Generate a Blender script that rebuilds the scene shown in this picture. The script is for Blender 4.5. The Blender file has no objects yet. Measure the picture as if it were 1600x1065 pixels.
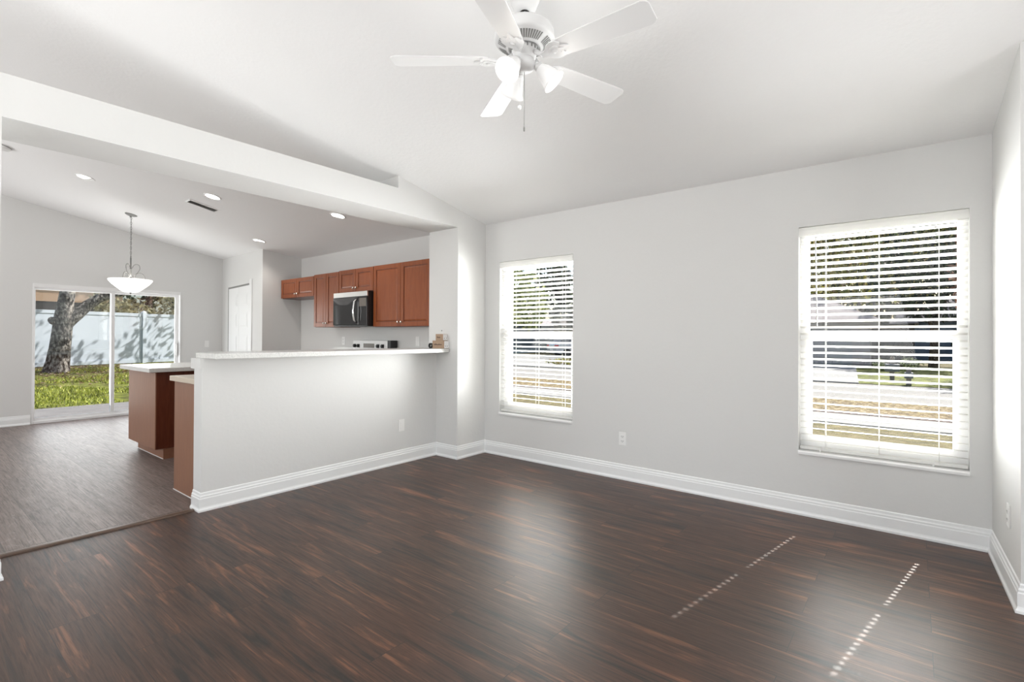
import bpy, bmesh, math, random
from mathutils import Vector, Matrix, noise
R = math.radians
C = bpy.context.scene.collection

# ------------------------------------------------------------------ camera
CAM = Vector((3.6048, -4.0330, 1.2415)); YAW, PITCH, ROLL = 0.67609, 0.00594, 0.00483
cam_d = bpy.data.cameras.new('camera'); cam = bpy.data.objects.new('camera', cam_d); C.objects.link(cam)
fwd = Vector((-math.sin(YAW), math.cos(YAW), 0)); rgt = Vector((math.cos(YAW), math.sin(YAW), 0)); up = Vector((0, 0, 1))
f2 = fwd*math.cos(PITCH) + up*math.sin(PITCH); u2 = up*math.cos(PITCH) - fwd*math.sin(PITCH)
r3 = rgt*math.cos(ROLL) + u2*math.sin(ROLL); u3 = u2*math.cos(ROLL) - rgt*math.sin(ROLL)
cam.matrix_world = Matrix(((r3.x, u3.x, -f2.x, CAM.x), (r3.y, u3.y, -f2.y, CAM.y), (r3.z, u3.z, -f2.z, CAM.z), (0, 0, 0, 1)))
cam_d.sensor_width = 36; cam_d.lens = 784.435/1600*36; cam_d.shift_y = -11.9/1600; cam_d.clip_start = .05; cam_d.clip_end = 400
bpy.context.scene.camera = cam
sc = bpy.context.scene
sc.view_settings.view_transform = 'Standard'; sc.view_settings.look = 'None'; sc.view_settings.gamma = 1
sc.view_settings.use_curve_mapping = False; sc.view_settings.exposure = -0.17
sc.cycles.max_bounces = 12; sc.cycles.diffuse_bounces = 6; sc.cycles.glossy_bounces = 4; sc.cycles.transmission_bounces = 6
sc.cycles.transparent_max_bounces = 16; sc.cycles.caustics_reflective = False; sc.cycles.caustics_refractive = False
sc.cycles.sample_clamp_indirect = 6.0

# ------------------------------------------------------------------ world and lights
SUN_TO = Vector((0.18, 1.0, 0.985)).normalized()
world = bpy.data.worlds.new('sky'); sc.world = world; world.use_nodes = True
wn = world.node_tree; wn.nodes.clear()
wo = wn.nodes.new('ShaderNodeOutputWorld'); wb = wn.nodes.new('ShaderNodeBackground'); wk = wn.nodes.new('ShaderNodeTexSky')
wk.sky_type = 'NISHITA'; wk.sun_disc = False; wk.sun_elevation = R(44); wk.sun_rotation = R(10); wk.dust_density = 2.5; wk.air_density = 1.0
wb.inputs['Strength'].default_value = 0.22
wn.links.new(wk.outputs[0], wb.inputs['Color']); wn.links.new(wb.outputs[0], wo.inputs[0])
def add_light(name, kind, loc, target, energy, color=(1, 1, 1), **kw):
    d = bpy.data.lights.new(name, kind); o = bpy.data.objects.new(name, d); C.objects.link(o)
    o.location = loc; d.energy = energy; d.color = color
    if target is not None: o.rotation_euler = (Vector(target)-Vector(loc)).to_track_quat('-Z', 'Y').to_euler()
    for k, v in kw.items(): setattr(d, k, v)
    return o
add_light('sun', 'SUN', (2, 20, 20), Vector((2, 20, 20))-SUN_TO, 12, (1.0, .96, .9), angle=R(0.35))
# added area lights in place of daylight at the openings, tilted up to brighten ceilings
DAY = (1, .995, .985)
add_light('rear_fill', 'AREA', (1.9, -6.96, 1.45), (2.5, -4.0, 4.6), 155, DAY, shape='RECTANGLE', size=3.3, size_y=1.9)  # fill light at an unseen opening made up behind the camera
add_light('side_fill', 'AREA', (7.15, -3.2, 1.45), (3.2, -2.4, 4.2), 100, DAY, shape='RECTANGLE', size=2.3, size_y=1.9)  # fill from an invented opening beside the camera, out of view
add_light('dining_fill', 'AREA', (-3.2, -6.96, 1.45), (-3.2, -3.8, 3.7), 130, DAY, shape='RECTANGLE', size=2.5, size_y=1.7)  # added fill for the dining side, its rear opening is made up too
add_light('patio_door_fill', 'AREA', (-6.1, -1.88, 1.0), (0, -1.88, 2.4), 46, DAY, shape='RECTANGLE', size=1.65, size_y=1.7)  # extra lamp added outside the glass door to lift dining floor and ceiling
add_light('narrow_window_fill', 'AREA', (.65, .30, 1.22), (.65, -2.6, 1.9), 125, DAY, shape='RECTANGLE', size=.85, size_y=1.5, spread=R(108))  # added outside the blind for the floor reflection and room brightness
add_light('wide_window_fill', 'AREA', (3.41, .30, 1.22), (3.41, -2.6, 2.0), 92, DAY, shape='RECTANGLE', size=.85, size_y=1.5, spread=R(108))  # same added lamp outside the right window

# ------------------------------------------------------------------ materials
def mat(name, color=(.8, .8, .8), rough=.5, metal=0, emit=None, estr=0, spec=.5, coat=0, trans=0):
    m = bpy.data.materials.new(name); m.use_nodes = True; b = m.node_tree.nodes['Principled BSDF']
    b.inputs['Base Color'].default_value = (*color, 1); b.inputs['Roughness'].default_value = rough
    b.inputs['Metallic'].default_value = metal; b.inputs['Specular IOR Level'].default_value = spec
    b.inputs['Coat Weight'].default_value = coat; b.inputs['Transmission Weight'].default_value = trans
    if emit: b.inputs['Emission Color'].default_value = (*emit, 1); b.inputs['Emission Strength'].default_value = estr
    return m
def N(m, t, **kw):
    n = m.node_tree.nodes.new(t)
    for k, v in kw.items(): setattr(n, k, v)
    return n
def L(m, a, b): m.node_tree.links.new(a, b)
def B(m): return m.node_tree.nodes['Principled BSDF']
def coords(m, scale=(1, 1, 1), rot=(0, 0, 0), kind='Object'):
    t = N(m, 'ShaderNodeTexCoord'); p = N(m, 'ShaderNodeMapping'); p.inputs['Scale'].default_value = scale; p.inputs['Rotation'].default_value = rot
    L(m, t.outputs[kind], p.inputs['Vector']); return p.outputs[0]
def noise_tex(m, vec, scale, detail=4, rough=.55, dist=0):
    n = N(m, 'ShaderNodeTexNoise'); n.inputs['Scale'].default_value = scale; n.inputs['Detail'].default_value = detail
    n.inputs['Roughness'].default_value = rough; n.inputs['Distortion'].default_value = dist; L(m, vec, n.inputs['Vector']); return n.outputs['Fac']
def ramp(m, fac, stops, interp='LINEAR'):
    r = N(m, 'ShaderNodeValToRGB'); r.color_ramp.interpolation = interp; e = r.color_ramp.elements
    while len(e) < len(stops): e.new(.5)
    for i, (p, c) in enumerate(stops): e[i].position = p; e[i].color = (*c, 1) if len(c) == 3 else c
    L(m, fac, r.inputs['Fac']); return r.outputs['Color']
def mix(m, a, b, fac, mode='MIX'):
    x = N(m, 'ShaderNodeMix', data_type='RGBA', blend_type=mode)
    for s, v in ((x.inputs['Factor'], fac), (x.inputs[6], a), (x.inputs[7], b)):
        if isinstance(v, (int, float)): s.default_value = v
        elif isinstance(v, tuple): s.default_value = (*v, 1)
        else: L(m, v, s)
    return x.outputs[2]
def bump(m, h, strength=.2, dist=.01, normal=None):
    b = N(m, 'ShaderNodeBump'); b.inputs['Strength'].default_value = strength; b.inputs['Distance'].default_value = dist
    L(m, h, b.inputs['Height'])
    if normal: L(m, normal, b.inputs['Normal'])
    L(m, b.outputs[0], B(m).inputs['Normal']); return b.outputs[0]
def math_n(m, op, a, b=None):
    x = N(m, 'ShaderNodeMath', operation=op)
    for i, v in enumerate((a, b)):
        if v is None: continue
        if isinstance(v, (int, float)): x.inputs[i].default_value = v
        else: L(m, v, x.inputs[i])
    return x.outputs[0]

def paint(name, col, tex=.12, rough=.75):
    m = mat(name, col, rough, spec=.3); v = coords(m)
    h = noise_tex(m, v, 38, 3, .5); bump(m, h, tex, .006); return m
M = {}
M['wall'] = paint('warm_grey_wall_paint', (.715, .715, .705))
M['ceil'] = paint('white_ceiling_paint', (.90, .90, .90), .22)
M['trim'] = mat('white_gloss_trim', (.86, .87, .87), .35)
M['vinyl'] = mat('white_vinyl', (.84, .84, .84), .4)
M['sill'] = mat('white_marble', (.88, .88, .88), .18)
M['blind'] = mat('white_blind_slat', (.9, .9, .89), .4)
_m = M['blind']; _tr = N(_m, 'ShaderNodeBsdfTranslucent'); _tr.inputs['Color'].default_value = (.95, .94, .9, 1); _x = N(_m, 'ShaderNodeMixShader'); _x.inputs[0].default_value = .3
_o = [n for n in _m.node_tree.nodes if n.type == 'OUTPUT_MATERIAL'][0]; L(_m, B(_m).outputs[0], _x.inputs[1]); L(_m, _tr.outputs[0], _x.inputs[2]); L(_m, _x.outputs[0], _o.inputs['Surface'])
M['white_plastic'] = mat('white_plastic', (.85, .85, .84), .35)
M['fan_white'] = mat('white_enamel', (.80, .80, .80), .4, spec=.3)
M['dark_gap'] = mat('dark_gap', (.03, .03, .03), .8)
M['grey_gap'] = mat('grey_gap', (.25, .25, .24), .8)
M['black'] = mat('black_plastic', (.012, .012, .012), .35)
M['black_glass'] = mat('black_glass', (.015, .015, .016), .05)
M['steel'] = mat('brushed_stainless', (.72, .72, .70), .28, 1)
M['chrome'] = mat('polished_chrome', (.85, .85, .85), .08, 1)
M['nickel'] = mat('brushed_nickel', (.26, .26, .25), .5, .6)
M['knob'] = mat('satin_nickel_knob', (.75, .70, .64), .25, 1)
M['display'] = mat('range_display', (.16, .14, .12), .25)
M['card'] = mat('brown_cardboard', (.36, .25, .17), .8)
M['label'] = mat('white_label', (.85, .84, .83), .6)
M['ink'] = mat('dark_ink', (.09, .05, .04), .7)

def wood(name, c1, c2, rough=.3):
    m = mat(name, c1, rough, coat=.1, spec=.35); v = coords(m, (7, 7, .7))
    g = noise_tex(m, v, 6, 5, .6, .8); L(m, ramp(m, g, [(.3, c2), (.7, c1)]), B(m).inputs['Base Color'])
    B(m).inputs['Coat Roughness'].default_value = .25; return m
M['cherry'] = wood('cherry_cabinet_wood', (.30, .085, .026), (.22, .055, .016))
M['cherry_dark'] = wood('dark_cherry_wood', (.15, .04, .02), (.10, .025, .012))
M['laminate_sheen'] = wood('reddish_laminate_sheen', (.33, .165, .10), (.28, .135, .085), .34)  # panel colour lightened to paint in the daylight reflected on it

def quartz(name, base):
    m = mat(name, base, .25); v = coords(m)
    a = noise_tex(m, v, 240, 2, .7); b_ = noise_tex(m, v, 90, 3, .6)
    c = ramp(m, a, [(.38, tuple(x*.55 for x in base)), (.48, base), (.62, base), (.72, (1, 1, 1))])
    L(m, mix(m, c, ramp(m, b_, [(.35, tuple(x*.8 for x in base)), (.6, base)]), .5), B(m).inputs['Base Color']); return m
M['quartz'] = quartz('speckled_white_countertop', (.78, .78, .76))
M['beige_top'] = quartz('beige_laminate_countertop', (.72, .62, .50))

def planks(name, dark, midc, light, rough, haze, worn=False):
    m = mat(name, midc, rough, spec=.5)
    v = coords(m)
    br = N(m, 'ShaderNodeTexBrick'); L(m, v, br.inputs['Vector'])
    br.offset = .37; br.offset_frequency = 2; br.squash = 1
    br.inputs['Scale'].default_value = 1; br.inputs['Brick Width'].default_value = 1.22; br.inputs['Row Height'].default_value = .18
    br.inputs['Mortar Size'].default_value = .0016; br.inputs['Mortar Smooth'].default_value = .1; br.inputs['Bias'].default_value = 0
    br.inputs['Color1'].default_value = (.15, .15, .15, 1); br.inputs['Color2'].default_value = (.85, .85, .85, 1); br.inputs['Mortar'].default_value = (0, 0, 0, 1)
    # shift grain per plank
    sh = N(m, 'ShaderNodeVectorMath', operation='SCALE'); L(m, br.outputs['Color'], sh.inputs[0]); sh.inputs['Scale'].default_value = 9
    ad = N(m, 'ShaderNodeVectorMath', operation='ADD'); L(m, v, ad.inputs[0]); L(m, sh.outputs[0], ad.inputs[1])
    mp = N(m, 'ShaderNodeMapping'); mp.inputs['Scale'].default_value = (.6, 8, 1); L(m, ad.outputs[0], mp.inputs['Vector'])
    g1 = noise_tex(m, mp.outputs[0], 2.2, 6, .62, .9)
    mp2 = N(m, 'ShaderNodeMapping'); mp2.inputs['Scale'].default_value = (1.6, 42, 1); L(m, ad.outputs[0], mp2.inputs['Vector'])
    g2 = noise_tex(m, mp2.outputs[0], 3, 5, .7, .3)
    c = ramp(m, g1, [(.36, dark), (.47, midc), (.55, midc), (.66, light)])
    c2 = ramp(m, g2, [(.36, (.35, .33, .32)), (.52, (1, 1, 1)), (.68, (1.35, 1.25, 1.2))])
    c = mix(m, c, c2, .75, 'MULTIPLY')
    pv = ramp(m, br.outputs['Color'], [(0, (.78, .78, .80)), (1, (1.18, 1.13, 1.1))])
    c = mix(m, c, pv, .7, 'MULTIPLY')
    c = mix(m, c, tuple(x*.25 for x in dark), math_n(m, 'MULTIPLY', br.outputs['Fac'], .85))
    if worn:
        mp3 = N(m, 'ShaderNodeMapping'); mp3.inputs['Scale'].default_value = (1.0, 3.4, 1); mp3.inputs['Rotation'].default_value = (0, 0, R(12)); L(m, v, mp3.inputs['Vector'])
        s = noise_tex(m, mp3.outputs[0], 5, 8, .7, 2.5)
        c = mix(m, c, (.42, .37, .35), math_n(m, 'MULTIPLY', ramp(m, s, [(.56, (0, 0, 0)), (.70, (1, 1, 1))]), .35))
    L(m, c, B(m).inputs['Base Color'])
    r = ramp(m, g2, [(.3, (rough+.08,)*3), (.7, (rough-.03,)*3)]); L(m, r, B(m).inputs['Roughness'])
    h = math_n(m, 'SUBTRACT', math_n(m, 'MULTIPLY', g2, .35), br.outputs['Fac'])
    bump(m, h, .22, .002)
    B(m).inputs['Coat Weight'].default_value = haze; B(m).inputs['Specular IOR Level'].default_value = .5; B(m).inputs['Coat Roughness'].default_value = .46
    return m
M['floor'] = planks('dark_distressed_plank', (.010, .005, .0025), (.052, .021, .0095), (.17, .070, .032), .39, .10)
M['floor2'] = planks('worn_dark_plank', (.11, .080, .070), (.16, .122, .108), (.21, .165, .145), .44, .2, True)
M['strip'] = mat('brown_transition_strip', (.10, .06, .04), .3)

def glass(name, refl=.06):
    m = bpy.data.materials.new(name); m.use_nodes = True; nt = m.node_tree; nt.nodes.clear()
    o = nt.nodes.new('ShaderNodeOutputMaterial'); x = nt.nodes.new('ShaderNodeMixShader'); t = nt.nodes.new('ShaderNodeBsdfTransparent')
    g = nt.nodes.new('ShaderNodeBsdfGlossy'); g.inputs['Roughness'].default_value = 0; x.inputs[0].default_value = refl
    t.inputs['Color'].default_value = (.97, .98, .98, 1)
    nt.links.new(t.outputs[0], x.inputs[1]); nt.links.new(g.outputs[0], x.inputs[2]); nt.links.new(x.outputs[0], o.inputs[0]); return m
M['glass'] = glass('clear_window_glass')
M['pane'] = glass('coated_window_glass', .012)
M['frost'] = mat('frosted_glass_shade', (.92, .92, .92), .35, emit=(1, .99, .97), estr=.10)
M['bulb'] = mat('lit_bulb', (1, 1, 1), .5, emit=(1, .98, .95), estr=6)
M['bowl'] = mat('lit_frosted_bowl', (.92, .92, .92), .35, emit=(1, .99, .96), estr=1.0)
M['downlight'] = mat('lit_downlight_lens', (1, 1, 1), .5, emit=(1, .98, .94), estr=7)

def noisy(name, stops, scale, rough=.9, bs=.4, bd=.03, det=6, kind='Object', vs=(1, 1, 1)):
    m = mat(name, stops[0][1], rough, spec=.2); v = coords(m, vs, kind=kind)
    n = noise_tex(m, v, scale, det, .65); L(m, ramp(m, n, stops), B(m).inputs['Base Color']); bump(m, n, bs, bd); return m
M['lawn'] = noisy('patchy_green_lawn', [(.30, (0.0225, 0.025, 0.0075)), (.45, (0.08, 0.085, 0.0175)), (.58, (0.165, 0.19, 0.03)), (.72, (0.21, 0.165, 0.085))], 2.6, det=9)
M['litter'] = noisy('leaf_strewn_grass', [(.36, (.03, .018, .01)), (.46, (.13, .09, .04)), (.55, (.22, .165, .07)), (.66, (.42, .37, .28))], 11, det=9)
M['damp'] = noisy('damp_brown_leaves', [(.38, (.012, .008, .008)), (.52, (.06, .035, .03)), (.66, (.22, .15, .11))], 16, det=8)
M['olive'] = noisy('dry_olive_grass', [(.3, (.035, .032, .012)), (.5, (.12, .10, .04)), (.7, (.22, .18, .09))], 5, det=8)
M['walk'] = noisy('pale_concrete', [(.3, (0.25, 0.245, 0.235)), (.7, (0.33, 0.325, 0.315))], 4, bs=.1)
M['patio'] = noisy('grey_patio_concrete', [(.3, (0.15, 0.145, 0.15)), (.7, (0.21, 0.205, 0.205))], 3, bs=.1)
M['road'] = noisy('light_asphalt', [(.3, (.21, .20, .19)), (.7, (.28, .27, .25))], 6, bs=.1)
M['bark'] = noisy('rough_oak_bark', [(.40, (.012, .010, .009)), (.5, (.10, .088, .078)), (.60, (.34, .31, .28))], 15, bs=1, bd=.06, det=4, vs=(1, 1, .6))
M['bark2'] = noisy('brown_bark', [(.35, (0.04, 0.025, 0.0175)), (.6, (0.15, 0.105, 0.075))], 12, bs=.8, bd=.04, vs=(1, 1, .4))
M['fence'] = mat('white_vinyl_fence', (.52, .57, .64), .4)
M['stucco'] = noisy('peach_stucco', [(.3, (.56, .36, .24)), (.7, (.62, .41, .28))], 20, bs=.1)
M['tan'] = noisy('tan_stucco', [(.3, (0.25, 0.21, 0.175)), (.7, (0.28, 0.24, 0.2))], 20, bs=.1)
M['mauve'] = noisy('pale_mauve_stucco', [(.3, (0.275, 0.235, 0.225)), (.7, (0.31, 0.27, 0.26))], 20, bs=.1)
M['blue_house'] = noisy('blue_grey_siding', [(.3, (0.11, 0.15, 0.19)), (.7, (0.14, 0.185, 0.23))], 10, bs=.1)
M['lanai'] = mat('dark_bronze_screen', (.035, .03, .03), .5)
M['garage'] = mat('grey_garage_door', (.20, .205, .21), .5)
M['carpaint'] = mat('white_car_paint', (.50, .51, .53), .2, coat=1)
M['bluepaint'] = mat('slate_blue_car_paint', (0.1, 0.13, 0.17), .2, coat=1)
M['tire'] = mat('tyre_rubber', (.02, .02, .02), .7)
M['rim'] = mat('alloy_wheel', (.6, .6, .62), .3, 1)
M['tail'] = mat('red_tail_lamp', (.5, .02, .02), .2)
M['carglass'] = mat('dark_car_glass', (.03, .04, .05), .05)
def shingle(name, a, b_):
    m = mat(name, a, .9); v = coords(m); br = N(m, 'ShaderNodeTexBrick'); L(m, v, br.inputs['Vector'])
    br.inputs['Scale'].default_value = 4; br.inputs['Color1'].default_value = (*a, 1); br.inputs['Color2'].default_value = (*b_, 1)
    br.inputs['Mortar'].default_value = (*[x*.5 for x in a], 1); L(m, br.outputs['Color'], B(m).inputs['Base Color']); return m
M['roof'] = shingle('grey_mauve_shingle', (.24, .205, .205), (.29, .25, .245))
M['roof_brown'] = shingle('tan_shingle', (0.18, 0.15, 0.125), (0.21, 0.18, 0.15))
def leafmat(name, stops):
    m = mat(name, stops[0][1], .6, spec=.3); g = N(m, 'ShaderNodeNewGeometry')
    c = ramp(m, g.outputs['Random Per Island'], stops, 'LINEAR'); L(m, c, B(m).inputs['Base Color'])
    tr = N(m, 'ShaderNodeBsdfTranslucent'); L(m, c, tr.inputs['Color']); x = N(m, 'ShaderNodeMixShader'); x.inputs[0].default_value = .35
    out = [n for n in m.node_tree.nodes if n.type == 'OUTPUT_MATERIAL'][0]
    L(m, B(m).outputs[0], x.inputs[1]); L(m, tr.outputs[0], x.inputs[2]); L(m, x.outputs[0], out.inputs['Surface']); return m
M['leaf_green'] = leafmat('oak_leaves', [(0, (.06, .08, .03)), (.4, (.22, .28, .09)), (.75, (.46, .50, .20)), (1, (.78, .74, .45))])
M['leaf_yellow'] = leafmat('yellowing_leaves', [(0, (.02, .025, .008)), (.3, (.13, .15, .035)), (.55, (.42, .40, .07)), (.75, (.24, .12, .06)), (.88, (.5, .45, .15)), (1, (.75, .70, .48))])
M['leaf_dark'] = leafmat('dark_evergreen_leaves', [(0, (0.0075, 0.0125, 0.0075)), (.6, (0.025, 0.04, 0.0175)), (1, (0.1, 0.13, 0.06))])
M['leaf_rust'] = leafmat('rust_leaves', [(0, (0.13, 0.0455, 0.026)), (.5, (0.2925, 0.13, 0.078)), (1, (0.39, 0.273, 0.195))])
M['leaf_pale'] = leafmat('pale_dry_foliage', [(0, (0.162, 0.144, 0.072)), (.5, (0.378, 0.342, 0.198)), (1, (0.594, 0.558, 0.396))])
M['grass'] = leafmat('grass_blades', [(0, (.09, .11, .02)), (.5, (.28, .34, .045)), (1, (.58, .58, .14))])
M['dead_leaf'] = leafmat('fallen_leaves', [(0, (0.08, 0.04, 0.02)), (.5, (0.21, 0.13, 0.065)), (1, (0.34, 0.275, 0.19))])

# ------------------------------------------------------------------ mesh helpers
class MB:
    def __init__(s): s.v = []; s.f = []; s.sm = []
    def add(s, vs, fs, smooth=False, T=None):
        n = len(s.v)
        s.v += [tuple(T @ Vector(p)) if T else tuple(p) for p in vs]
        s.f += [tuple(i+n for i in f) for f in fs]; s.sm += [smooth]*len(fs); return s
    def box(s, x0, x1, y0, y1, z0, z1, T=None):
        x0, x1 = sorted((x0, x1)); y0, y1 = sorted((y0, y1)); z0, z1 = sorted((z0, z1))
        return s.add([(x0, y0, z0), (x1, y0, z0), (x1, y1, z0), (x0, y1, z0), (x0, y0, z1), (x1, y0, z1), (x1, y1, z1), (x0, y1, z1)],
                     [(3, 2, 1, 0), (4, 5, 6, 7), (0, 1, 5, 4), (1, 2, 6, 5), (2, 3, 7, 6), (3, 0, 4, 7)], T=T)
    def prism(s, poly, z0, z1, T=None):          # poly CCW in xy
        n = len(poly); vs = [(x, y, z0) for x, y in poly]+[(x, y, z1) for x, y in poly]
        return s.add(vs, [tuple(range(n-1, -1, -1)), tuple(range(n, 2*n))]+[(i, (i+1) % n, n+(i+1) % n, n+i) for i in range(n)], T=T)
    def lathe(s, prof, seg=32, T=None, smooth=True, close=False):   # prof [(r,z)]
        vs = []; fs = []
        for r, z in prof:
            for k in range(seg): a = 2*math.pi*k/seg; vs.append((r*math.cos(a), r*math.sin(a), z))
        m = len(prof)
        for i in range(m-1):
            for k in range(seg): fs.append((i*seg+k, i*seg+(k+1) % seg, (i+1)*seg+(k+1) % seg, (i+1)*seg+k))
        s.add(vs, fs, smooth, T)
        if not close:
            n0 = len(s.v)-len(vs)
            if prof[0][0] > 1e-6: s.f.append(tuple(n0+k for k in range(seg-1, -1, -1))); s.sm.append(False)
            if prof[-1][0] > 1e-6: s.f.append(tuple(n0+(m-1)*seg+k for k in range(seg))); s.sm.append(False)
        return s
    def cyl(s, c, r, h, seg=24, axis='z', T=None, r2=None):
        A = {'z': Matrix.Identity(4), 'x': Matrix.Rotation(R(90), 4, 'Y'), 'y': Matrix.Rotation(R(-90), 4, 'X')}[axis]
        TT = Matrix.Translation(c) @ A
        if T: TT = T @ TT
        return s.lathe([(r, 0), (r if r2 is None else r2, h)], seg, TT)
    def tube(s, pts, rad, seg=8, T=None, cap=True):
        pts = [Vector(p) for p in pts]; n = len(pts); rads = rad if isinstance(rad, (list, tuple)) else [rad]*n
        vs = []; fs = []; prev = None
        for i, p in enumerate(pts):
            t = (pts[min(i+1, n-1)]-pts[max(i-1, 0)]).normalized()
            if prev is None: a = t.cross(Vector((0, 0, 1)) if abs(t.z) < .9 else Vector((1, 0, 0))).normalized()
            else: a = (prev-t*prev.dot(t)).normalized()
            prev = a; b = t.cross(a)
            for k in range(seg): g = 2*math.pi*k/seg; vs.append(p+(a*math.cos(g)+b*math.sin(g))*rads[i])
        for i in range(n-1):
            for k in range(seg): fs.append((i*seg+k, i*seg+(k+1) % seg, (i+1)*seg+(k+1) % seg, (i+1)*seg+k))
        s.add(vs, fs, True, T)
        if cap:
            n0 = len(s.v)-len(vs)
            s.f += [tuple(n0+k for k in range(seg-1, -1, -1)), tuple(n0+(n-1)*seg+k for k in range(seg))]; s.sm += [False]*2
        return s
    def build(s, name, m, parent=None, bevel=0, local=False, **props):
        me = bpy.data.meshes.new(name); vs = s.v
        if parent is not None and not local:
            inv = parent.matrix_basis.inverted() if parent.parent is None else (parent.parent.matrix_basis @ parent.matrix_basis).inverted()
            vs = [tuple(inv @ Vector(p)) for p in vs]
        me.from_pydata(vs, [], s.f)
        for p, q in zip(me.polygons, s.sm): p.use_smooth = q
        bm = bmesh.new(); bm.from_mesh(me); bmesh.ops.recalc_face_normals(bm, faces=bm.faces); bm.to_mesh(me); bm.free()
        me.materials.append(m); o = bpy.data.objects.new(name, me); C.objects.link(o)
        if parent is not None: o.parent = parent
        if bevel:
            b = o.modifiers.new('bevel', 'BEVEL'); b.width = bevel; b.segments = 2; b.limit_method = 'ANGLE'; b.angle_limit = R(40)
        for k, v in props.items(): o[k] = v
        return o
def thing(name, label, cat, loc=(0, 0, 0), rotz=0, group=None):
    o = bpy.data.objects.new(name, None); C.objects.link(o); o.empty_display_size = .1
    o.matrix_basis = Matrix.Translation(loc) @ Matrix.Rotation(rotz, 4, 'Z')
    o['label'] = label; o['category'] = cat
    if group: o['group'] = group
    return o
def st(o): o['kind'] = 'structure'; return o
def struct(name, mb, m, bevel=0, **k): return st(mb.build(name, m, bevel=bevel, **k))
def structroot(name, loc=(0, 0, 0)):
    o = bpy.data.objects.new(name, None); C.objects.link(o); o.location = loc; o.matrix_basis = Matrix.Translation(loc); return st(o)
def dup(root, loc=None, rotz=None, **props):
    r = root.copy(); C.objects.link(r)
    if loc is not None: r.matrix_basis = Matrix.Translation(loc) @ Matrix.Rotation(rotz or 0, 4, 'Z')
    for k, v in props.items(): r[k] = v
    for ch in [o for o in bpy.data.objects if o.parent == root]:
        c = ch.copy(); C.objects.link(c); c.parent = r
        for g in [o for o in bpy.data.objects if o.parent == ch]:
            d = g.copy(); C.objects.link(d); d.parent = c
    return r

# ------------------------------------------------------------------ room shell
SL = .198
XG = -5.87                       # glass door wall
XR0, XR1, YR = 3.957, 3.981, -.80   # right wall leans a little
ZB, ZT, XK, YP, YO = 2.342, 2.565, -.4285, -.417, -1.176
XH, XHB, YH = -.31, -.45, -2.64
CX, CY = -3.836, -.595           # closet corner
W1 = (.203, 1.10, .43, 2.02); W2 = (2.964, 3.86, .43, 2.02)

struct('floor', MB().box(-.375, 7.1, -6.9, .02, -.12, 0), M['floor'])
struct('floor', MB().box(XG-.14, -.375, -6.9, .02, -.12, 0), M['floor2'])
def wall_grid(x0, x1, z0, z1, holes, y0, y1, axis='y'):
    xs = sorted({x0, x1, *[h[0] for h in holes], *[h[1] for h in holes]}); zs = sorted({z0, z1, *[h[2] for h in holes], *[h[3] for h in holes]})
    mb = MB()
    for a, b in zip(xs, xs[1:]):
        run = None
        for c, d in zip(zs, zs[1:]):
            inh = any(h[0] <= (a+b)/2 <= h[1] and h[2] <= (c+d)/2 <= h[3] for h in holes)
            if inh: continue
            if axis == 'y': mb.box(a, b, y0, y1, c, d)
            else: mb.box(y0, y1, a, b, c, d)
    return mb
struct('wall_back', wall_grid(XG-.14, 4.15, -.12, 2.52, [W1, W2], 0, .2), M['wall'])
mb = MB()
mb.prism([(XR0, 0), (XR1, YR), (4.15, YR), (4.15, 0)], -.12, 2.9)
struct('wall_right', mb, M['wall'])
struct('wall_hall', MB().box(4.15, 7.1, YR, YR+.15, -.12, 3.0), M['wall'])
struct('wall_hall', wall_grid(-6.9, YR+.15, -.12, 3.9, [(-4.4, -2.0, .45, 2.45)], 7.1, 7.25, 'x'), M['wall'])  # unseen opening added for the side fill light
struct('wall_front', wall_grid(XG-.14, 7.1, -.12, 3.9, [(.2, 3.6, .45, 2.45), (-4.5, -1.9, .55, 2.35)], -7.05, -6.9), M['wall'])  # both unseen openings added for the rear and dining fill lights
DOOR = (-2.775, -.985, 0.0, 1.945)
struct('wall_left', wall_grid(-6.9, .02, -.12, 3.9, [DOOR], XG-.14, XG, 'x'), M['wall'])
# partition: pillar, tall header and beam with an open slot above it, stub wall
mb = MB()
mb.box(XK, 0, YP, 0, 0, 2.75)
mb.add([(XK, YO, ZB), (0, YO, ZB), (0, YP, ZB), (XK, YP, ZB), (XK, YO, 2.75), (0, YO, 2.75), (0, YP, 2.75), (XK, YP, 2.75)],
       [(3, 2, 1, 0), (4, 5, 6, 7), (0, 1, 5, 4), (1, 2, 6, 5), (2, 3, 7, 6), (3, 0, 4, 7)])
mb.box(XK, 0, -6.9, YO, ZB, ZT)
mb.box(XK, 0, -6.9, -3.675, 0, ZB)
struct('wall_partition', mb, M['wall'])
struct('wall_half', MB().box(XHB, XH, YH, YP, 0, 1.075).box(XHB-.03, XH-.0, YH-.012, YH, 1.0, 1.075), M['wall'])
# closet bump-out
mb = MB(); mb.prism([(CX, 0), (XG, 0), (XG, -.347), (CX, CY)], 0, 2.72); struct('wall_closet', mb, M['wall'])
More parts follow.
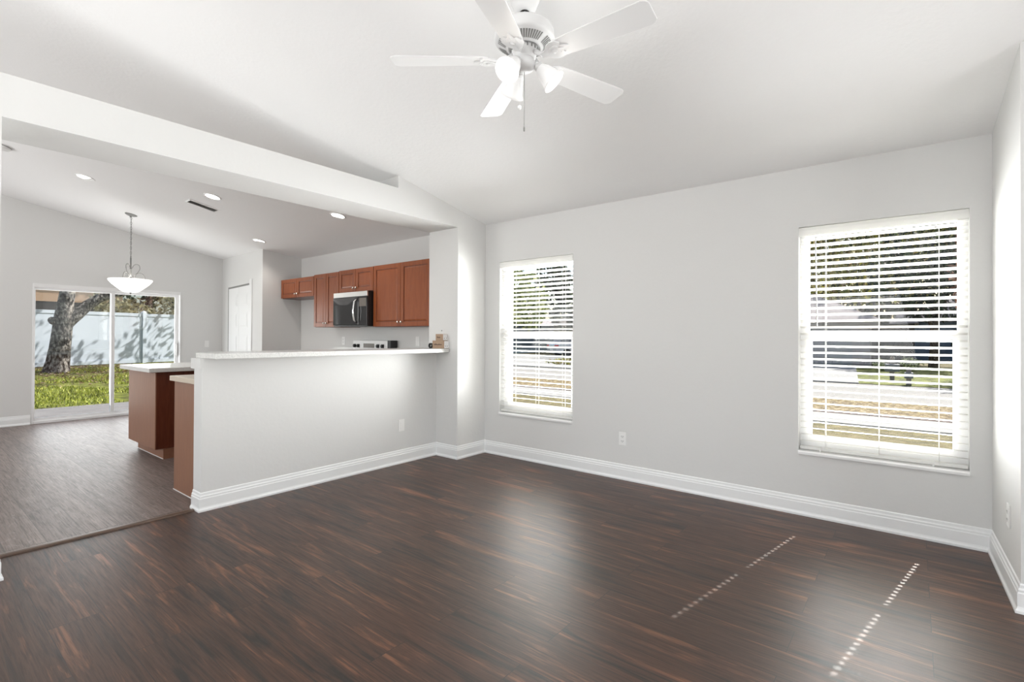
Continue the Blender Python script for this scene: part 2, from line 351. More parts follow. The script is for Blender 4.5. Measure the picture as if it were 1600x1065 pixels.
# ceilings
def ceil_delta(x, y):
    xs = [-.4, -2.6, -3.836, -4.7, -5.87]
    rows = {0: [0, -.005, -.012, .02, .07], .6: [0, -.03, -.058, -.01, .05], 3: [0, 0, 0, .02, .045]}
    def fx(r):
        if x >= xs[0]: return r[0]
        for i in range(4):
            if x >= xs[i+1]: t = (x-xs[i])/(xs[i+1]-xs[i]); return r[i]*(1-t)+r[i+1]*t
        return r[-1]
    a = min(max(-y, 0), 3)
    if a < .6: t = a/.6; return fx(rows[0])*(1-t)+fx(rows[.6])*t
    t = (a-.6)/2.4; return fx(rows[.6])*(1-t)+fx(rows[3])*t
def zc(x, y):
    yy = max(y, -4.7); z = 2.44-SL*yy
    if y < -4.7: z -= .05*(-4.7-y)
    return z+ceil_delta(x, y)
xs = [-6.1, -5.87, -5.3, -4.7, -4.2, -3.836, -3.2, -2.6, -1.8, -1.0, -.4285, 0, 4.2, 7.3]
ys = [.3, 0, -.2, -.4, -.6, -1, -1.5, -2, -2.5, -3, -3.6, -4.7, -7.1]
vs = []; fs = []; ny = len(ys)
for x in xs:
    for y in ys: vs.append((x, y, zc(x, y)))
nv = len(vs); vs += [(x, y, z+.2) for x, y, z in vs]
for i in range(len(xs)-1):
    for j in range(ny-1):
        q = (i*ny+j, (i+1)*ny+j, (i+1)*ny+j+1, i*ny+j+1); fs.append(q); fs.append(tuple(k+nv for k in q[::-1]))
rim = [i*ny for i in range(len(xs))]+[(len(xs)-1)*ny+j for j in range(1, ny)]+[i*ny+ny-1 for i in range(len(xs)-2, -1, -1)]+[j for j in range(ny-2, 0, -1)]
for a, b in zip(rim, rim[1:]+rim[:1]): fs.append((a, b, b+nv, a+nv))
struct('ceiling', MB().add(vs, fs, True), M['ceil'])

# baseboards, mitred
PROF = [(0, 0), (.022, 0), (.022, .012), (.016, .022), (.014, .03), (.014, .088), (.011, .094), (.011, .104), (.006, .112), (.005, .126), (0, .132)]
def baseboards(pts, names):
    pts = [Vector(p) for p in pts]; n = len(pts)
    dirs = [(pts[i+1]-pts[i]).normalized() for i in range(n-1)]; nor = [Vector((d.y, -d.x)) for d in dirs]
    def off(i, d):
        if i == 0: return pts[0]+nor[0]*d
        if i == n-1: return pts[-1]+nor[-1]*d
        a, b = nor[i-1], nor[i]; m = (a+b); k = d/(1+a.dot(b)); return pts[i]+m*k
    for i in range(n-1):
        if names[i] is None: continue
        A = [(*off(i, d), z) for d, z in PROF]; Bv = [(*off(i+1, d), z) for d, z in PROF]; k = len(PROF)
        mb = MB().add(A+Bv, [(j, (j+1) % k, k+(j+1) % k, k+j) for j in range(k)]+[tuple(range(k)), tuple(range(2*k-1, k-1, -1))])
        struct(names[i], mb, M['trim'])
baseboards([(XHB, YH), (XH, YH), (XH, YP), (0, YP), (0, 0), (XR0, 0), (XR1, YR), (6.9, YR)],
           ['baseboard_half_wall_end', 'baseboard_half_wall', 'baseboard_pillar', 'baseboard_pillar_face', 'baseboard_back', 'baseboard_right', 'baseboard_hall'])
baseboards([(0, -6.8), (0, -3.675), (XK, -3.675), (XK, -6.8)], ['baseboard_stub', 'baseboard_stub_end', 'baseboard_stub_rear'])
baseboards([(XG, -6.8), (XG, DOOR[0]-.012)], ['baseboard_left'])
baseboards([(XG, -.98+.02), (XG, -.347), (-5.62, -.3778)], ['baseboard_left', 'baseboard_closet'])
# transition strip
mb = MB(); mb.add([(-.40, -3.652, 0), (-.35, -3.652, 0), (-.355, -3.652, .009), (-.368, -3.652, .012), (-.382, -3.652, .012), (-.395, -3.652, .009),
                   (-.40, -2.665, 0), (-.35, -2.665, 0), (-.355, -2.665, .009), (-.368, -2.665, .012), (-.382, -2.665, .012), (-.395, -2.665, .009)],
                  [(i, (i+1) % 6, 6+(i+1) % 6, 6+i) for i in range(6)]+[(5, 4, 3, 2, 1, 0), (6, 7, 8, 9, 10, 11)])
struct('trim_1', mb, M['strip'])

# ------------------------------------------------------------------ windows and blinds
def window(name, w, side_note):
    x0, x1, z0, z1 = w; r = structroot(name, ((x0+x1)/2, .12, z0))
    fr = MB(); t = .048
    fr.box(x0, x0+t, .085, .165, z0, z1).box(x1-t, x1, .085, .165, z0, z1).box(x0+t, x1-t, .085, .165, z1-t, z1).box(x0+t, x1-t, .085, .165, z0, z0+.075)
    fr.build('window_frame', M['vinyl'], r)
    sash = MB(); zm = 1.262
    sash.box(x0+t, x0+t+.022, .09, .12, z0+.115, zm-.026).box(x1-t-.022, x1-t, .09, .12, z0+.115, zm-.026).box(x0+t, x1-t, .085, .125, zm-.026, zm+.03).box(x0+t, x1-t, .09, .12, z0+.075, z0+.115)
    sash.box(x0+t, x1-t, .128, .15, zm-.02, zm+.03)
    sash.build('sash', M['vinyl'], r)
    MB().box(x0+t, x1-t, .104, .108, z0+.1, zm).build('lower_pane', M['pane'], r)
    MB().box(x0+t, x1-t, .138, .142, zm, z1-t+.01).build('upper_pane', M['pane'], r)
    # marble sill with rounded nose
    s = MB(); s.add([(x0-.0, -.018, z0-.002), (x0, -.018, z0+.012), (x0, -.010, z0+.021), (x0, .085, z0+.021), (x0, .085, z0-.002),
                     (x1, -.018, z0-.002), (x1, -.018, z0+.012), (x1, -.010, z0+.021), (x1, .085, z0+.021), (x1, .085, z0-.002)],
                    [(0, 1, 2, 3, 4), (9, 8, 7, 6, 5), (0, 5, 6, 1), (1, 6, 7, 2), (2, 7, 8, 3), (3, 8, 9, 4), (4, 9, 5, 0)])
    s.build('window_sill', M['sill'], r)
    return r
window('window_1', W1, ''); window('window_2', W2, '')
def blind(w, cords, label, wand=None, tails=()):
    x0, x1, z0, z1 = w; xa, xb = x0+.006, x1-.006
    r = thing('window_blind', label, 'blind', ((x0+x1)/2, .045, z0+.021), 0, 'white slat blinds in the back wall windows')
    MB().box(xa, xb, .016, .076, z1-.045, z1-.002).build('headrail', M['blind'], r)
    v = MB(); v.add([(xa-.004, .004, z1-.066), (xa-.004, -.004, z1-.060), (xa-.004, -.006, z1-.03), (xa-.004, -.002, z1-.012), (xa-.004, .004, z1-.004), (xa-.004, .014, z1-.004), (xa-.004, .014, z1-.066),
                     (xb+.004, .004, z1-.066), (xb+.004, -.004, z1-.060), (xb+.004, -.006, z1-.03), (xb+.004, -.002, z1-.012), (xb+.004, .004, z1-.004), (xb+.004, .014, z1-.004), (xb+.004, .014, z1-.066)],
                    [tuple(range(6, -1, -1)), tuple(range(7, 14))]+[(i, (i+1) % 7, 7+(i+1) % 7, 7+i) for i in range(7)])
    v.build('valance', M['blind'], r)
    zt, zb = z1-.085, z0+.021+.068; n = 33; tilt = .24; hw = .0245; th = .0014
    yc = .046; hx, hy = .010, .009
    sl = MB()
    def strip(xA, xB, a, b, z):
        P = []
        for s_ in (a, b):
            for t_ in (-th, th):
                P.append((yc+s_*math.cos(tilt)+t_*math.sin(tilt), z-s_*math.sin(tilt)+t_*math.cos(tilt)))
        vs = [(x, y, zz) for x in (xA, xB) for y, zz in P]
        sl.add(vs, [(0, 1, 3, 2), (4, 6, 7, 5), (0, 4, 5, 1), (2, 3, 7, 6), (0, 2, 6, 4), (1, 5, 7, 3)])
    for k in range(n):
        z = zb+(zt-zb)*k/(n-1); x = xa
        for c in cords:
            strip(x, c-hx, -hw, hw, z); strip(c-hx, c+hx, -hw, -hy, z); strip(c-hx, c+hx, hy, hw, z); x = c+hx
        strip(x, xb, -hw, hw, z)
    sl.build('slats', M['blind'], r)
    MB().box(xa, xb, yc-.025, yc+.025, z0+.030, z0+.050).build('bottom_rail', M['blind'], r, .003)
    ladders = [c+.0135 for c in cords]+[(x0+x1)/2+.01]
    for c in ladders:
        m_ = MB()
        for yy in (yc-.026, yc+.026): m_.tube([(c, yy, z0+.04), (c, yy, z1-.04)], .0011, 5)
        m_.build('ladder_cord', M['blind'], r)
    if wand: MB().tube([(wand, -.002, z1-.075), (wand+.002, -.006, z1-.08), (wand+.012, -.012, 1.315)], .0042, 6).build('tilt_wand', M['white_plastic'], r)
    for c in tails:
        MB().tube([(c, yc-.03, z0+.06), (c-.006, yc-.034, z0+.03)], .0018, 6).lathe([(.003, 0), (.006, .008), (.004, .02)], 8, Matrix.Translation((c-.006, yc-.034, z0+.021))).build('cord_tassel', M['white_plastic'], r)
    return r
blind(W1, (.354, .961), 'white slat blind in the window nearer the pillar and breakfast bar')
blind(W2, (3.11, 3.709), 'white slat blind in the window near the right wall, tilt wand at left', 3.066, (3.10, 3.70))

# ------------------------------------------------------------------ sliding glass door
dr = structroot('door_1', (XG, (DOOR[0]+DOOR[1])/2, 0)); y0, y1, z0, z1 = DOOR; t = .016
m_ = MB(); xo, xi = XG-.12, XG+.012
m_.box(xo, xi, y0, y0+t, 0, z1).box(xo, xi, y1-t, y1, 0, z1).box(xo, xi, y0+t, y1-t, z1-.05, z1).box(xo, xi, y0+t, y1-t, 0, .035)
m_.build('door_frame', M['vinyl'], dr, .003)
ym = -1.88
def panel(ya, yb, xp, nm, s_, s2):
    m_ = MB()
    m_.box(xp, xp+.035, ya, ya+s_, .035, z1-.05).box(xp, xp+.035, yb-s2, yb, .035, z1-.05).box(xp, xp+.035, ya+s_, yb-s2, .035, .075).box(xp, xp+.035, ya+s_, yb-s2, z1-.085, z1-.05)
    p = m_.build(nm, M['vinyl'], dr, .002)
    MB().box(xp+.015, xp+.02, ya+s_, yb-s2, .075, z1-.085).build('door_pane', M['glass'], p)
    return p
panel(y0+t, ym+.022, XG-.05, 'sliding_panel', .016, .044); p = panel(ym-.022, y1-t, XG-.095, 'fixed_panel', .044, .045)
m_ = MB(); m_.box(XG-.056, XG-.03, y1-t-.055, y1-t-.02, .88, 1.12); m_.tube([(XG-.03, y1-t-.037, .9), (XG-.0, y1-t-.037, .93), (XG-.0, y1-t-.037, 1.07), (XG-.03, y1-t-.037, 1.10)], .007, 8)
m_.build('door_handle', M['white_plastic'], dr)

# closet bifold door in the slightly turned closet wall
cd = Vector((CX-XG, CY+.347)).normalized(); cn = Vector((cd.y, -cd.x))   # right side of travel = room side (-y)
if cn.y > 0: cn = -cn
TT = Matrix(((cd.x, cn.x, 0, XG), (cd.y, cn.y, 0, -.347), (0, 0, 1, 0), (0, 0, 0, 1)))
d2 = structroot('door_2', (XG, -.347, 0))
MB().box(.355, 1.49, .001, .003, 0, 2.045, T=TT).build('door_shadow_gap', M['grey_gap'], d2)
for k, (a, b) in enumerate(((.42, .955), (.962, 1.50))):
    m_ = MB(); m_.box(a, b, .003, .010, .02, 2.015, T=TT)
    for za, zb_ in ((.12, .62), (.74, 1.24), (1.36, 1.60), (1.70, 1.90)):
        m_.box(a+.08, b-.08, .010, .013, za, zb_, T=TT); m_.box(a+.11, b-.11, .013, .017, za+.03, zb_-.03, T=TT)
    m_.build('door_leaf', M['trim'], d2, .002)
m_ = MB().box(1.505, 1.60, .001, .016, 0, 2.10, T=TT); m_.build('door_casing', M['trim'], d2, .002)

# ------------------------------------------------------------------ ceiling fixtures
nrm = Vector((0, SL, 1)).normalized(); tiltM = Vector((0, 0, 1)).rotation_difference(nrm).to_matrix().to_4x4()
def onceil(x, y, dz=0): return Matrix.Translation((x, y, zc(x, y)+dz)) @ tiltM
cans = [(-3.501, -2.679, 'round lit recessed downlight at far left of the dining ceiling'),
        (-2.482, -1.776, 'round lit recessed downlight just above the ceiling air vent'),
        (-3.508, -.796, 'round lit recessed downlight near the closet corner'),
        (-1.48, -.849, 'round lit recessed downlight half hidden behind the beam')]
can0 = None
for x, y, lab in cans:
    if can0 is None:
        can0 = thing('recessed_light', lab, 'ceiling light', (x, y, zc(x, y)), 0, 'recessed kitchen and dining downlights'); can0.matrix_basis = onceil(x, y, .0)
        MB().lathe([(.088, .01), (.088, -.004), (.082, -.007), (.072, -.004), (.070, .002), (.070, .01)], 32).build('trim_ring', M['white_plastic'], can0, local=True)
        MB().lathe([(.0, -.001), (.0705, -.001), (.0705, .008)], 32).build('lens', M['downlight'], can0, local=True)
    else:
        c = dup(can0, (x, y, 0), 0, label=lab); c.matrix_basis = onceil(x, y, .0)
    add_light('downlight_glow', 'SPOT', (x, y, zc(x, y)-.03), (x, y, 0), 14, (1, .95, .88), spot_size=R(130), spot_blend=.6, shadow_soft_size=.06)
v = thing('air_vent', 'white rectangular air vent with dark slats in the kitchen ceiling', 'vent', (-2.925, -1.715, 0)); v.matrix_basis = onceil(-2.925, -1.715)
m_ = MB(); m_.box(-.075, .075, -.165, -.15, -.008, .01).box(-.075, .075, .15, .165, -.008, .01).box(-.075, -.058, -.15, .15, -.008, .01).box(.058, .075, -.15, .15, -.008, .01)
m_.build('vent_frame', M['white_plastic'], v, local=True)
m_ = MB()
for k in range(6):
    xx = -.05+.02*k; m_.box(-.009, .009, -.15, .15, -.001, .001, T=Matrix.Translation((xx, 0, -.001)) @ Matrix.Rotation(R(40), 4, 'Y'))
m_.build('vent_slats', M['nickel'], v, local=True)
MB().box(-.058, .058, -.15, .15, .006, .009).build('vent_cavity', M['grey_gap'], v, local=True)
s = thing('smoke_detector', 'round white smoke detector at the far left ceiling edge', 'smoke detector', (-3.42, -3.33, 0)); s.matrix_basis = onceil(-3.42, -3.33)
MB().lathe([(.07, .01), (.07, -.018), (.055, -.035), (.0, -.037)], 32).build('detector_body', M['white_plastic'], s, local=True)
MB().lathe([(.0705, -.010), (.0715, -.0125), (.0705, -.015)], 32, close=True).build('detector_slot', M['dark_gap'], s, local=True)

# pendant over the dining place
PX, PY = -4.527, -2.005; pz = zc(PX, PY)
p = thing('pendant_lamp', 'pendant lamp with lit white glass bowl on a chain with scrolled arms', 'pendant lamp', (PX, PY, 1.80))
T0 = onceil(PX, PY)
m_ = MB().lathe([(.068, .008), (.068, -.006), (.05, -.016), (.012, -.022), (.010, -.04), (0, -.041)], 28, T0); m_.build('ceiling_canopy', M['nickel'], p)
m_ = MB(); zc0, zc1 = pz-.035, 2.275; nl = 16; ll = (zc0-zc1)/nl
for k in range(nl):
    z_ = zc0-(k+.5)*ll; ring = []
    for j in range(13):
        a = 2*math.pi*j/12; q = (.0085*math.cos(a), ll*.62*math.sin(a))
        ring.append((PX+(q[0] if k % 2 else 0), PY+(0 if k % 2 else q[0]), z_+q[1]))
    m_.tube(ring, .0022, 6)
m_.tube([(PX+.004, PY, zc0), (PX-.003, PY+.004, (zc0+zc1)/2), (PX, PY, zc1)], .0018, 5)
m_.build('chain', M['nickel'], p)
m_ = MB().tube([(PX, PY, 2.262), (PX, PY, 1.93)], .009, 10).lathe([(.0, 0), (.014, .006), (.014, .02), (.0, .026)], 12, Matrix.Translation((PX, PY, 2.10)))
m_.lathe([(.016, 0), (.0165, .01), (.008, .04)], 12, Matrix.Translation((PX, PY, 1.97)))
rg = [(PX+.016*math.cos(a*math.pi/8), PY, 2.272+.016*math.sin(a*math.pi/8)) for a in range(17)]; m_.tube(rg, .003, 6)
m_.build('stem', M['nickel'], p)
def scroll(ang):
    pts = []
    ctrl = [(.004, 1.98), (.03, 2.02), (.075, 2.07), (.098, 2.12), (.09, 2.165), (.058, 2.178), (.028, 2.155), (.018, 2.12)]
    m_ = MB()
    def cr(ps, n=5):
        out = []
        P_ = [ps[0]]+ps+[ps[-1]]
        for i in range(1, len(P_)-2):
            for j in range(n):
                t = j/n; a, b, c, d = P_[i-1], P_[i], P_[i+1], P_[i+2]
                out.append(tuple(.5*((2*b[k])+(-a[k]+c[k])*t+(2*a[k]-5*b[k]+4*c[k]-d[k])*t*t+(-a[k]+3*b[k]-3*c[k]+d[k])*t**3) for k in (0, 1)))
        return out+[ps[-1]]
    for ps in (ctrl, [(.155, 1.965), (.152, 2.01), (.13, 2.05), (.095, 2.062), (.06, 2.045), (.045, 2.01), (.06, 1.985), (.075, 2.0)]):
        m_.tube([(PX+r_*math.cos(ang), PY+r_*math.sin(ang), z_) for r_, z_ in cr(ps)], .0042, 6)
    return m_
for a in (75, 195, 315): scroll(R(a)).build('scroll_arm', M['nickel'], p)
MB().lathe([(.243, 1.965), (.238, 1.972), (.225, 1.955), (.15, 1.875), (.08, 1.815), (0, 1.808), ], 48, Matrix.Translation((PX, PY, 0))).lathe([(0, 1.80), (.06, 1.800), (.105, 1.822), (.20, 1.905), (.236, 1.95), (.243, 1.965)], 48, Matrix.Translation((PX, PY, 0)), close=True).build('glass_bowl', M['bowl'], p)
MB().lathe([(0, 1.775), (.008, 1.785), (.012, 1.797), (0, 1.802)], 14, Matrix.Translation((PX, PY, 0))).build('finial', M['nickel'], p)
add_light('pendant_glow', 'POINT', (PX, PY, 1.99), None, 3.5, (1, .95, .88), shadow_soft_size=.08)

# ------------------------------------------------------------------ ceiling fan
FX, FY, FZ = 2.191, -2.188, 2.52
fan = thing('ceiling_fan', 'white five-blade ceiling fan with three lit frosted shades', 'ceiling fan', (FX, FY, FZ))
zcf = zc(FX, FY)
T1 = Matrix.Translation((FX, FY, 0))
MB().lathe([(.072, zcf+.02), (.072, zcf-.035), (.068, zcf-.075), (.052, zcf-.112), (.026, zcf-.130), (.0225, zcf-.126)], 36, T1).build('ceiling_canopy', M['fan_white'], fan)
MB().lathe([(.0225, zcf-.129), (.0225, zcf-.1305)], 24, T1).build('canopy_gap', M['dark_gap'], fan)
MB().tube([(FX, FY, zcf-.09), (FX, FY, 2.68)], .0125, 16).build('downrod', M['fan_white'], fan)
MB().lathe([(.02, 2.688), (.035, 2.678), (.06, 2.676), (.10, 2.674), (.126, 2.668), (.136, 2.652), (.138, 2.628), (.140, 2.620), (.140, 2.614), (.137, 2.608), (.132, 2.604), (.080, 2.575), (.074, 2.571), (.072, 2.580), (.0, 2.580)], 56, T1).build('motor_housing', M['fan_white'], fan)
m_ = MB()
for k in range(60):
    a = 2*math.pi*k/60; ca, sa = math.cos(a), math.sin(a)
    if k % 12 in (0, 11): continue
    pts = []
    for r_, z_ in ((.088, 2.5795), (.123, 2.599)):
        for w_ in (-.003*r_/.1, .003*r_/.1): pts.append((FX+r_*ca-w_*sa, FY+r_*sa+w_*ca, z_-.0012))
    m_.add(pts, [(0, 1, 3, 2)])
m_.build('motor_vents', M['grey_gap'], fan)
MB().lathe([(.060, 2.581), (.060, 2.555), (.056, 2.550), (.054, 2.535), (.045, 2.525), (.0, 2.525)], 36, T1).build('rotor_hub', M['fan_white'], fan)
for k in range(14):
    pass
m_ = MB()
for k in range(18):
    a = 2*math.pi*k/18; m_.box(.0585, .0628, -.003, .003, 2.560, 2.573, T=T1 @ Matrix.Rotation(a, 4, 'Z'))
m_.build('hub_slots', M['grey_gap'], fan)
PH = 1.2954
for k in range(5):
    a = PH+k*2*math.pi/5; TB = Matrix.Translation((FX, FY, FZ)) @ Matrix.Rotation(a, 4, 'Z') @ Matrix.Rotation(R(-11), 4, 'X')
    # blade outline
    out = []
    def hw(x):
        t = (x-.17)/(.615-.17); return .052+.016*t
    rows = [(.165, .030), (.172, .044), (.185, .050), (.25, hw(.25)), (.35, hw(.35)), (.45, hw(.45)), (.54, hw(.54)), (.59, .066), (.605, .058), (.615, .044)]
    poly = [(x, -w) for x, w in rows]+[(x, w) for x, w in reversed(rows)]
    b = MB().prism(poly, -.003, .003, TB).build('fan_blade', M['fan_white'], fan, .001)
    # decorative bracket, under the blade
    br = [(.095, -.014), (.12, -.018), (.14, -.040), (.165, -.052), (.19, -.050), (.205, -.032), (.20, -.018), (.235, 0), (.20, .018), (.205, .032), (.19, .050), (.165, .052), (.14, .040), (.12, .018), (.095, .014)]
    m_ = MB().prism(br, -.009, -.003, TB)
    m_.prism([(x*.62+.065, y*.55) for x, y in br], -.012, -.009, TB)
    m_.lathe([(.012, -.012), (.010, -.016), (0, -.0165)], 14, TB @ Matrix.Translation((.168, 0, 0)))
    m_.tube([TB @ Vector((.10, 0, -.006)), Matrix.Translation((FX, FY, 2.548)) @ Matrix.Rotation(a, 4, 'Z') @ Vector((.055, 0, 0))], .011, 8)
    m_.build('blade_bracket', M['fan_white'], b)
MB().lathe([(.044, 2.527), (.044, 2.52), (.050, 2.514), (.050, 2.495), (.040, 2.478), (.018, 2.468), (0, 2.467)], 36, T1).build('light_kit', M['fan_white'], fan)
rdir = YAW
for k, d in enumerate((235, 355, 115)):
    a = rdir+R(d); out = Vector((math.cos(a), math.sin(a), 0)); c0 = Vector((FX, FY, 2.500))+out*.040; c1 = c0+out*.024+Vector((0, 0, -.008))
    arm = MB().tube([c0, c0+out*.02, c1], .011, 10); axis = (out*.78+Vector((0, 0, -.80))).normalized()
    q = Vector((0, 0, 1)).rotation_difference(axis).to_matrix().to_4x4(); TS = Matrix.Translation(c1) @ q
    arm.lathe([(.0, -.006), (.022, -.004), (.024, .022), (.0, .022)], 20, TS)
    ar = arm.build('lamp_arm', M['fan_white'], fan)
    sh = MB().lathe([(.022, .010), (.027, .018), (.036, .038), (.043, .064), (.050, .090), (.058, .106), (.056, .1065), (.048, .091), (.041, .064), (.034, .038), (.024, .018)], 32, TS, close=True).build('lamp_shade', M['frost'], fan)
    MB().lathe([(0, .078), (.012, .075), (.019, .062), (.019, .05), (.013, .035), (.011, .02)], 20, TS).build('bulb', M['bulb'], sh)
    add_light('fan_lamp_glow', 'POINT', TS @ Vector((0, 0, .135)), None, .7, (1, .95, .88), shadow_soft_size=.04)
m_ = MB().tube([(FX, FY-.0, 2.47), (FX, FY, 2.215)], .0012, 6).lathe([(0, 2.19), (.004, 2.194), (.0045, 2.208), (.003, 2.216), (0, 2.218)], 10, T1)
m_.build('pull_chain', M['nickel'], fan)
m_ = MB().tube([(FX-.045, FY+.025, 2.46), (FX-.05, FY+.03, 2.335)], .0012, 6).lathe([(0, -.02), (.008, -.012), (.008, 0), (0, .006)], 12, Matrix.Translation((FX-.05, FY+.03, 2.335)))
m_.build('pull_chain', M['white_plastic'], fan)

# ------------------------------------------------------------------ breakfast bar and island
def slab(name, poly, z0, z1, m, label, cat='countertop'):
    return MB().prism(poly, z0, z1).build(name, m, bevel=.004, label=label, category=cat)
slab('bar_countertop', [(-.107, -2.627), (-.107, -.44), (-.112, -.425), (-.128, -.4175), (-.585, -.418), (-.585, -2.50), (-.46, -2.627)], 1.075, 1.113, M['quartz'],
     'long raised speckled white bar countertop on the half wall')
isl = thing('island_cabinet', 'cherry wood island cabinet near the glass door with plain end panel', 'cabinet', (-2.7, -1.7, 0))
MB().box(-3.13, -2.262, -2.36, -1.0, .10, .87).build('cabinet_body', M['laminate_sheen'], isl, .002)
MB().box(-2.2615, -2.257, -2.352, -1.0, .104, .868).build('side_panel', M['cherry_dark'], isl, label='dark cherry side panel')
MB().box(-3.05, -2.246, -2.293, -1.05, 0, .10).build('toe_kick', M['laminate_sheen'], isl)
MB().box(-3.05, -2.243, -2.298, -2.293, 0, .006).build('caulk_line', M['trim'], isl)
slab('island_countertop', [(-3.19, -2.43), (-2.2, -2.43), (-2.2, -.95), (-3.19, -.95)], .87, .912, M['quartz'], 'pale quartz countertop on the island cabinet')
bc = thing('base_cabinet', 'reddish wood base cabinet behind the end of the half wall', 'cabinet', (-.76, -1.7, 0))
MB().box(-1.05, -.452, -2.575, -.75, .0, .872).build('cabinet_body', M['laminate_sheen'], bc, .002)
MB().box(-1.054, -.452, -2.579, -2.575, 0, .006).build('caulk_line', M['trim'], bc)
slab('kitchen_countertop', [(-1.085, -2.60), (-.452, -2.60), (-.452, -.66), (-1.085, -.66)], .872, .912, M['beige_top'], 'beige countertop on the base cabinet behind the half wall')

# ------------------------------------------------------------------ kitchen wall: cabinets, microwave, range
def door_front(x0, x1, z0, z1, yf, par, knob, th=.02):
    m_ = MB(); s_ = .052 if (x1-x0) > .26 else .045
    d = m_.box(x0, x1, yf, yf+th, z0, z1)
    fr = MB()
    fr.box(x0, x0+s_, yf-.006, yf, z0, z1).box(x1-s_, x1, yf-.006, yf, z0, z1).box(x0+s_, x1-s_, yf-.006, yf, z0, z0+s_).box(x0+s_, x1-s_, yf-.006, yf, z1-s_, z1)
    a0, a1, b0, b1 = x0+s_+.022, x1-s_-.022, z0+s_+.022, z1-s_-.022; g = .014
    m_.v += fr.v; n = len(m_.v)-len(fr.v); m_.f += [tuple(i+n for i in f) for f in fr.f]; m_.sm += fr.sm
    m_.add([(a0-g, yf, b0-g), (a1+g, yf, b0-g), (a1+g, yf, b1+g), (a0-g, yf, b1+g), (a0, yf-.006, b0), (a1, yf-.006, b0), (a1, yf-.006, b1), (a0, yf-.006, b1)],
           [(4, 5, 6, 7), (0, 1, 5, 4), (1, 2, 6, 5), (2, 3, 7, 6), (3, 0, 4, 7)])
    o = m_.build('cabinet_door', M['cherry'], par, .0015)
    gr = MB()   # darker strips along the groove around the raised panel
    e = .0012
    A = [(x0+s_, z0+s_), (x1-s_, z0+s_), (x1-s_, z1-s_), (x0+s_, z1-s_)]; w_ = .007
    gr.box(A[0][0], A[1][0], yf-e, yf, A[0][1], A[0][1]+w_).box(A[0][0], A[1][0], yf-e, yf, A[2][1]-w_, A[2][1]).box(A[0][0], A[0][0]+w_, yf-e, yf, A[0][1], A[2][1]).box(A[1][0]-w_, A[1][0], yf-e, yf, A[0][1], A[2][1])
    gr.build('door_groove', M['cherry_dark'], o)
    kx, kz = knob
    MB().lathe([(.005, 0), (.005, .012), (.013, .016), (.014, .022), (.008, .027), (0, .028)], 16, Matrix.Translation((kx, yf-.006, kz)) @ Matrix.Rotation(R(90), 4, 'X')).build('knob', M['knob'], o)
    return o
def upper(x0, x1, z0, z1, label):
    yf = -.318; r = thing('wall_cabinet', label, 'cabinet', ((x0+x1)/2, -.15, z0), 0, 'cherry wall cabinets in the kitchen')
    MB().box(x0+.001, x1-.001, yf+.012, -.001, z0, z1).build('cabinet_body', M['cherry_dark'], r, .001)
    xm = (x0+x1)/2
    door_front(x0+.004, xm-.003, z0+.006, z1-.006, yf-.008, r, (xm-.03, z0+.055)); door_front(xm+.003, x1-.004, z0+.006, z1-.006, yf-.008, r, (xm+.03, z0+.055))
    return r
upper(-1.530, -.50, 1.347, 2.092, 'large double-door cherry wall cabinet right of the microwave')
upper(-2.272, -1.532, 1.790, 2.090, 'short double-door cherry wall cabinet above the microwave')
upper(-2.886, -2.274, 1.352, 2.082, 'narrow tall double-door cherry wall cabinet left of the microwave')
upper(-3.810, -2.888, 1.785, 2.070, 'short cherry wall cabinet at far left over the fridge gap')

mw = thing('microwave', 'stainless and black over-the-range microwave under the short cabinet', 'microwave', (-1.9, -.2, 1.355))
MB().box(-2.268, -1.545, -.39, -.002, 1.357, 1.784).build('microwave_body', M['black'], mw, .003)
MB().box(-2.268, -1.545, -.41, -.39, 1.725, 1.784).build('top_trim', M['steel'], mw, .002)
MB().box(-2.268, -1.72, -.415, -.39, 1.372, 1.722).build('microwave_door', M['black_glass'], mw, .004)
MB().box(-1.716, -1.545, -.41, -.39, 1.372, 1.722).build('control_panel', M['black_glass'], mw, .002)
MB().box(-1.70, -1.56, -.4125, -.41, 1.60, 1.70).build('display', M['display'], mw)
MB().box(-2.268, -1.545, -.405, -.39, 1.357, 1.369).build('vent_strip', M['black'], mw)
hp = [(-1.745, -.415, 1.40), (-1.752, -.448, 1.43), (-1.757, -.462, 1.545), (-1.752, -.448, 1.66), (-1.745, -.415, 1.69)]
MB().tube(hp, .011, 10).build('handle', M['chrome'], mw)

rg = thing('range', 'white-fronted kitchen range with black knobs showing over the bar', 'range', (-1.895, -.33, 0))
MB().box(-2.275, -1.515, -.65, -.02, 0, .905).build('range_body', M['black'], rg, .004)
MB().box(-2.275, -1.515, -.65, -.12, .905, .915).build('cooktop', M['black_glass'], rg)
MB().box(-2.275, -1.50, -.68, -.65, .15, .86).build('oven_door', M['steel'], rg, .004)
MB().tube([(-2.2, -.69, .80), (-2.2, -.72, .80), (-1.58, -.72, .80), (-1.58, -.69, .80)], .010, 8).build('oven_handle', M['steel'], rg)
MB().box(-2.275, -1.535, -.11, -.01, .905, 1.180).build('backguard', M['white_plastic'], rg, .004)
MB().box(-1.534, -1.470, -.115, -.01, .905, 1.182).build('backguard_end', M['black'], rg, .004, label='black end cap')
MB().box(-2.04, -1.81, -.1125, -.11, 1.085, 1.140).build('display', M['display'], rg)
for kx in (-2.235, -2.155, -1.73, -1.635):
    MB().box(kx-.028, kx+.028, -.1125, -.11, 1.085, 1.132).lathe([(.022, 0), (.019, .02), (0, .021)], 18, Matrix.Translation((kx, -.112, 1.108)) @ Matrix.Rotation(R(90), 4, 'X')).build('control_knob', M['black'], rg)
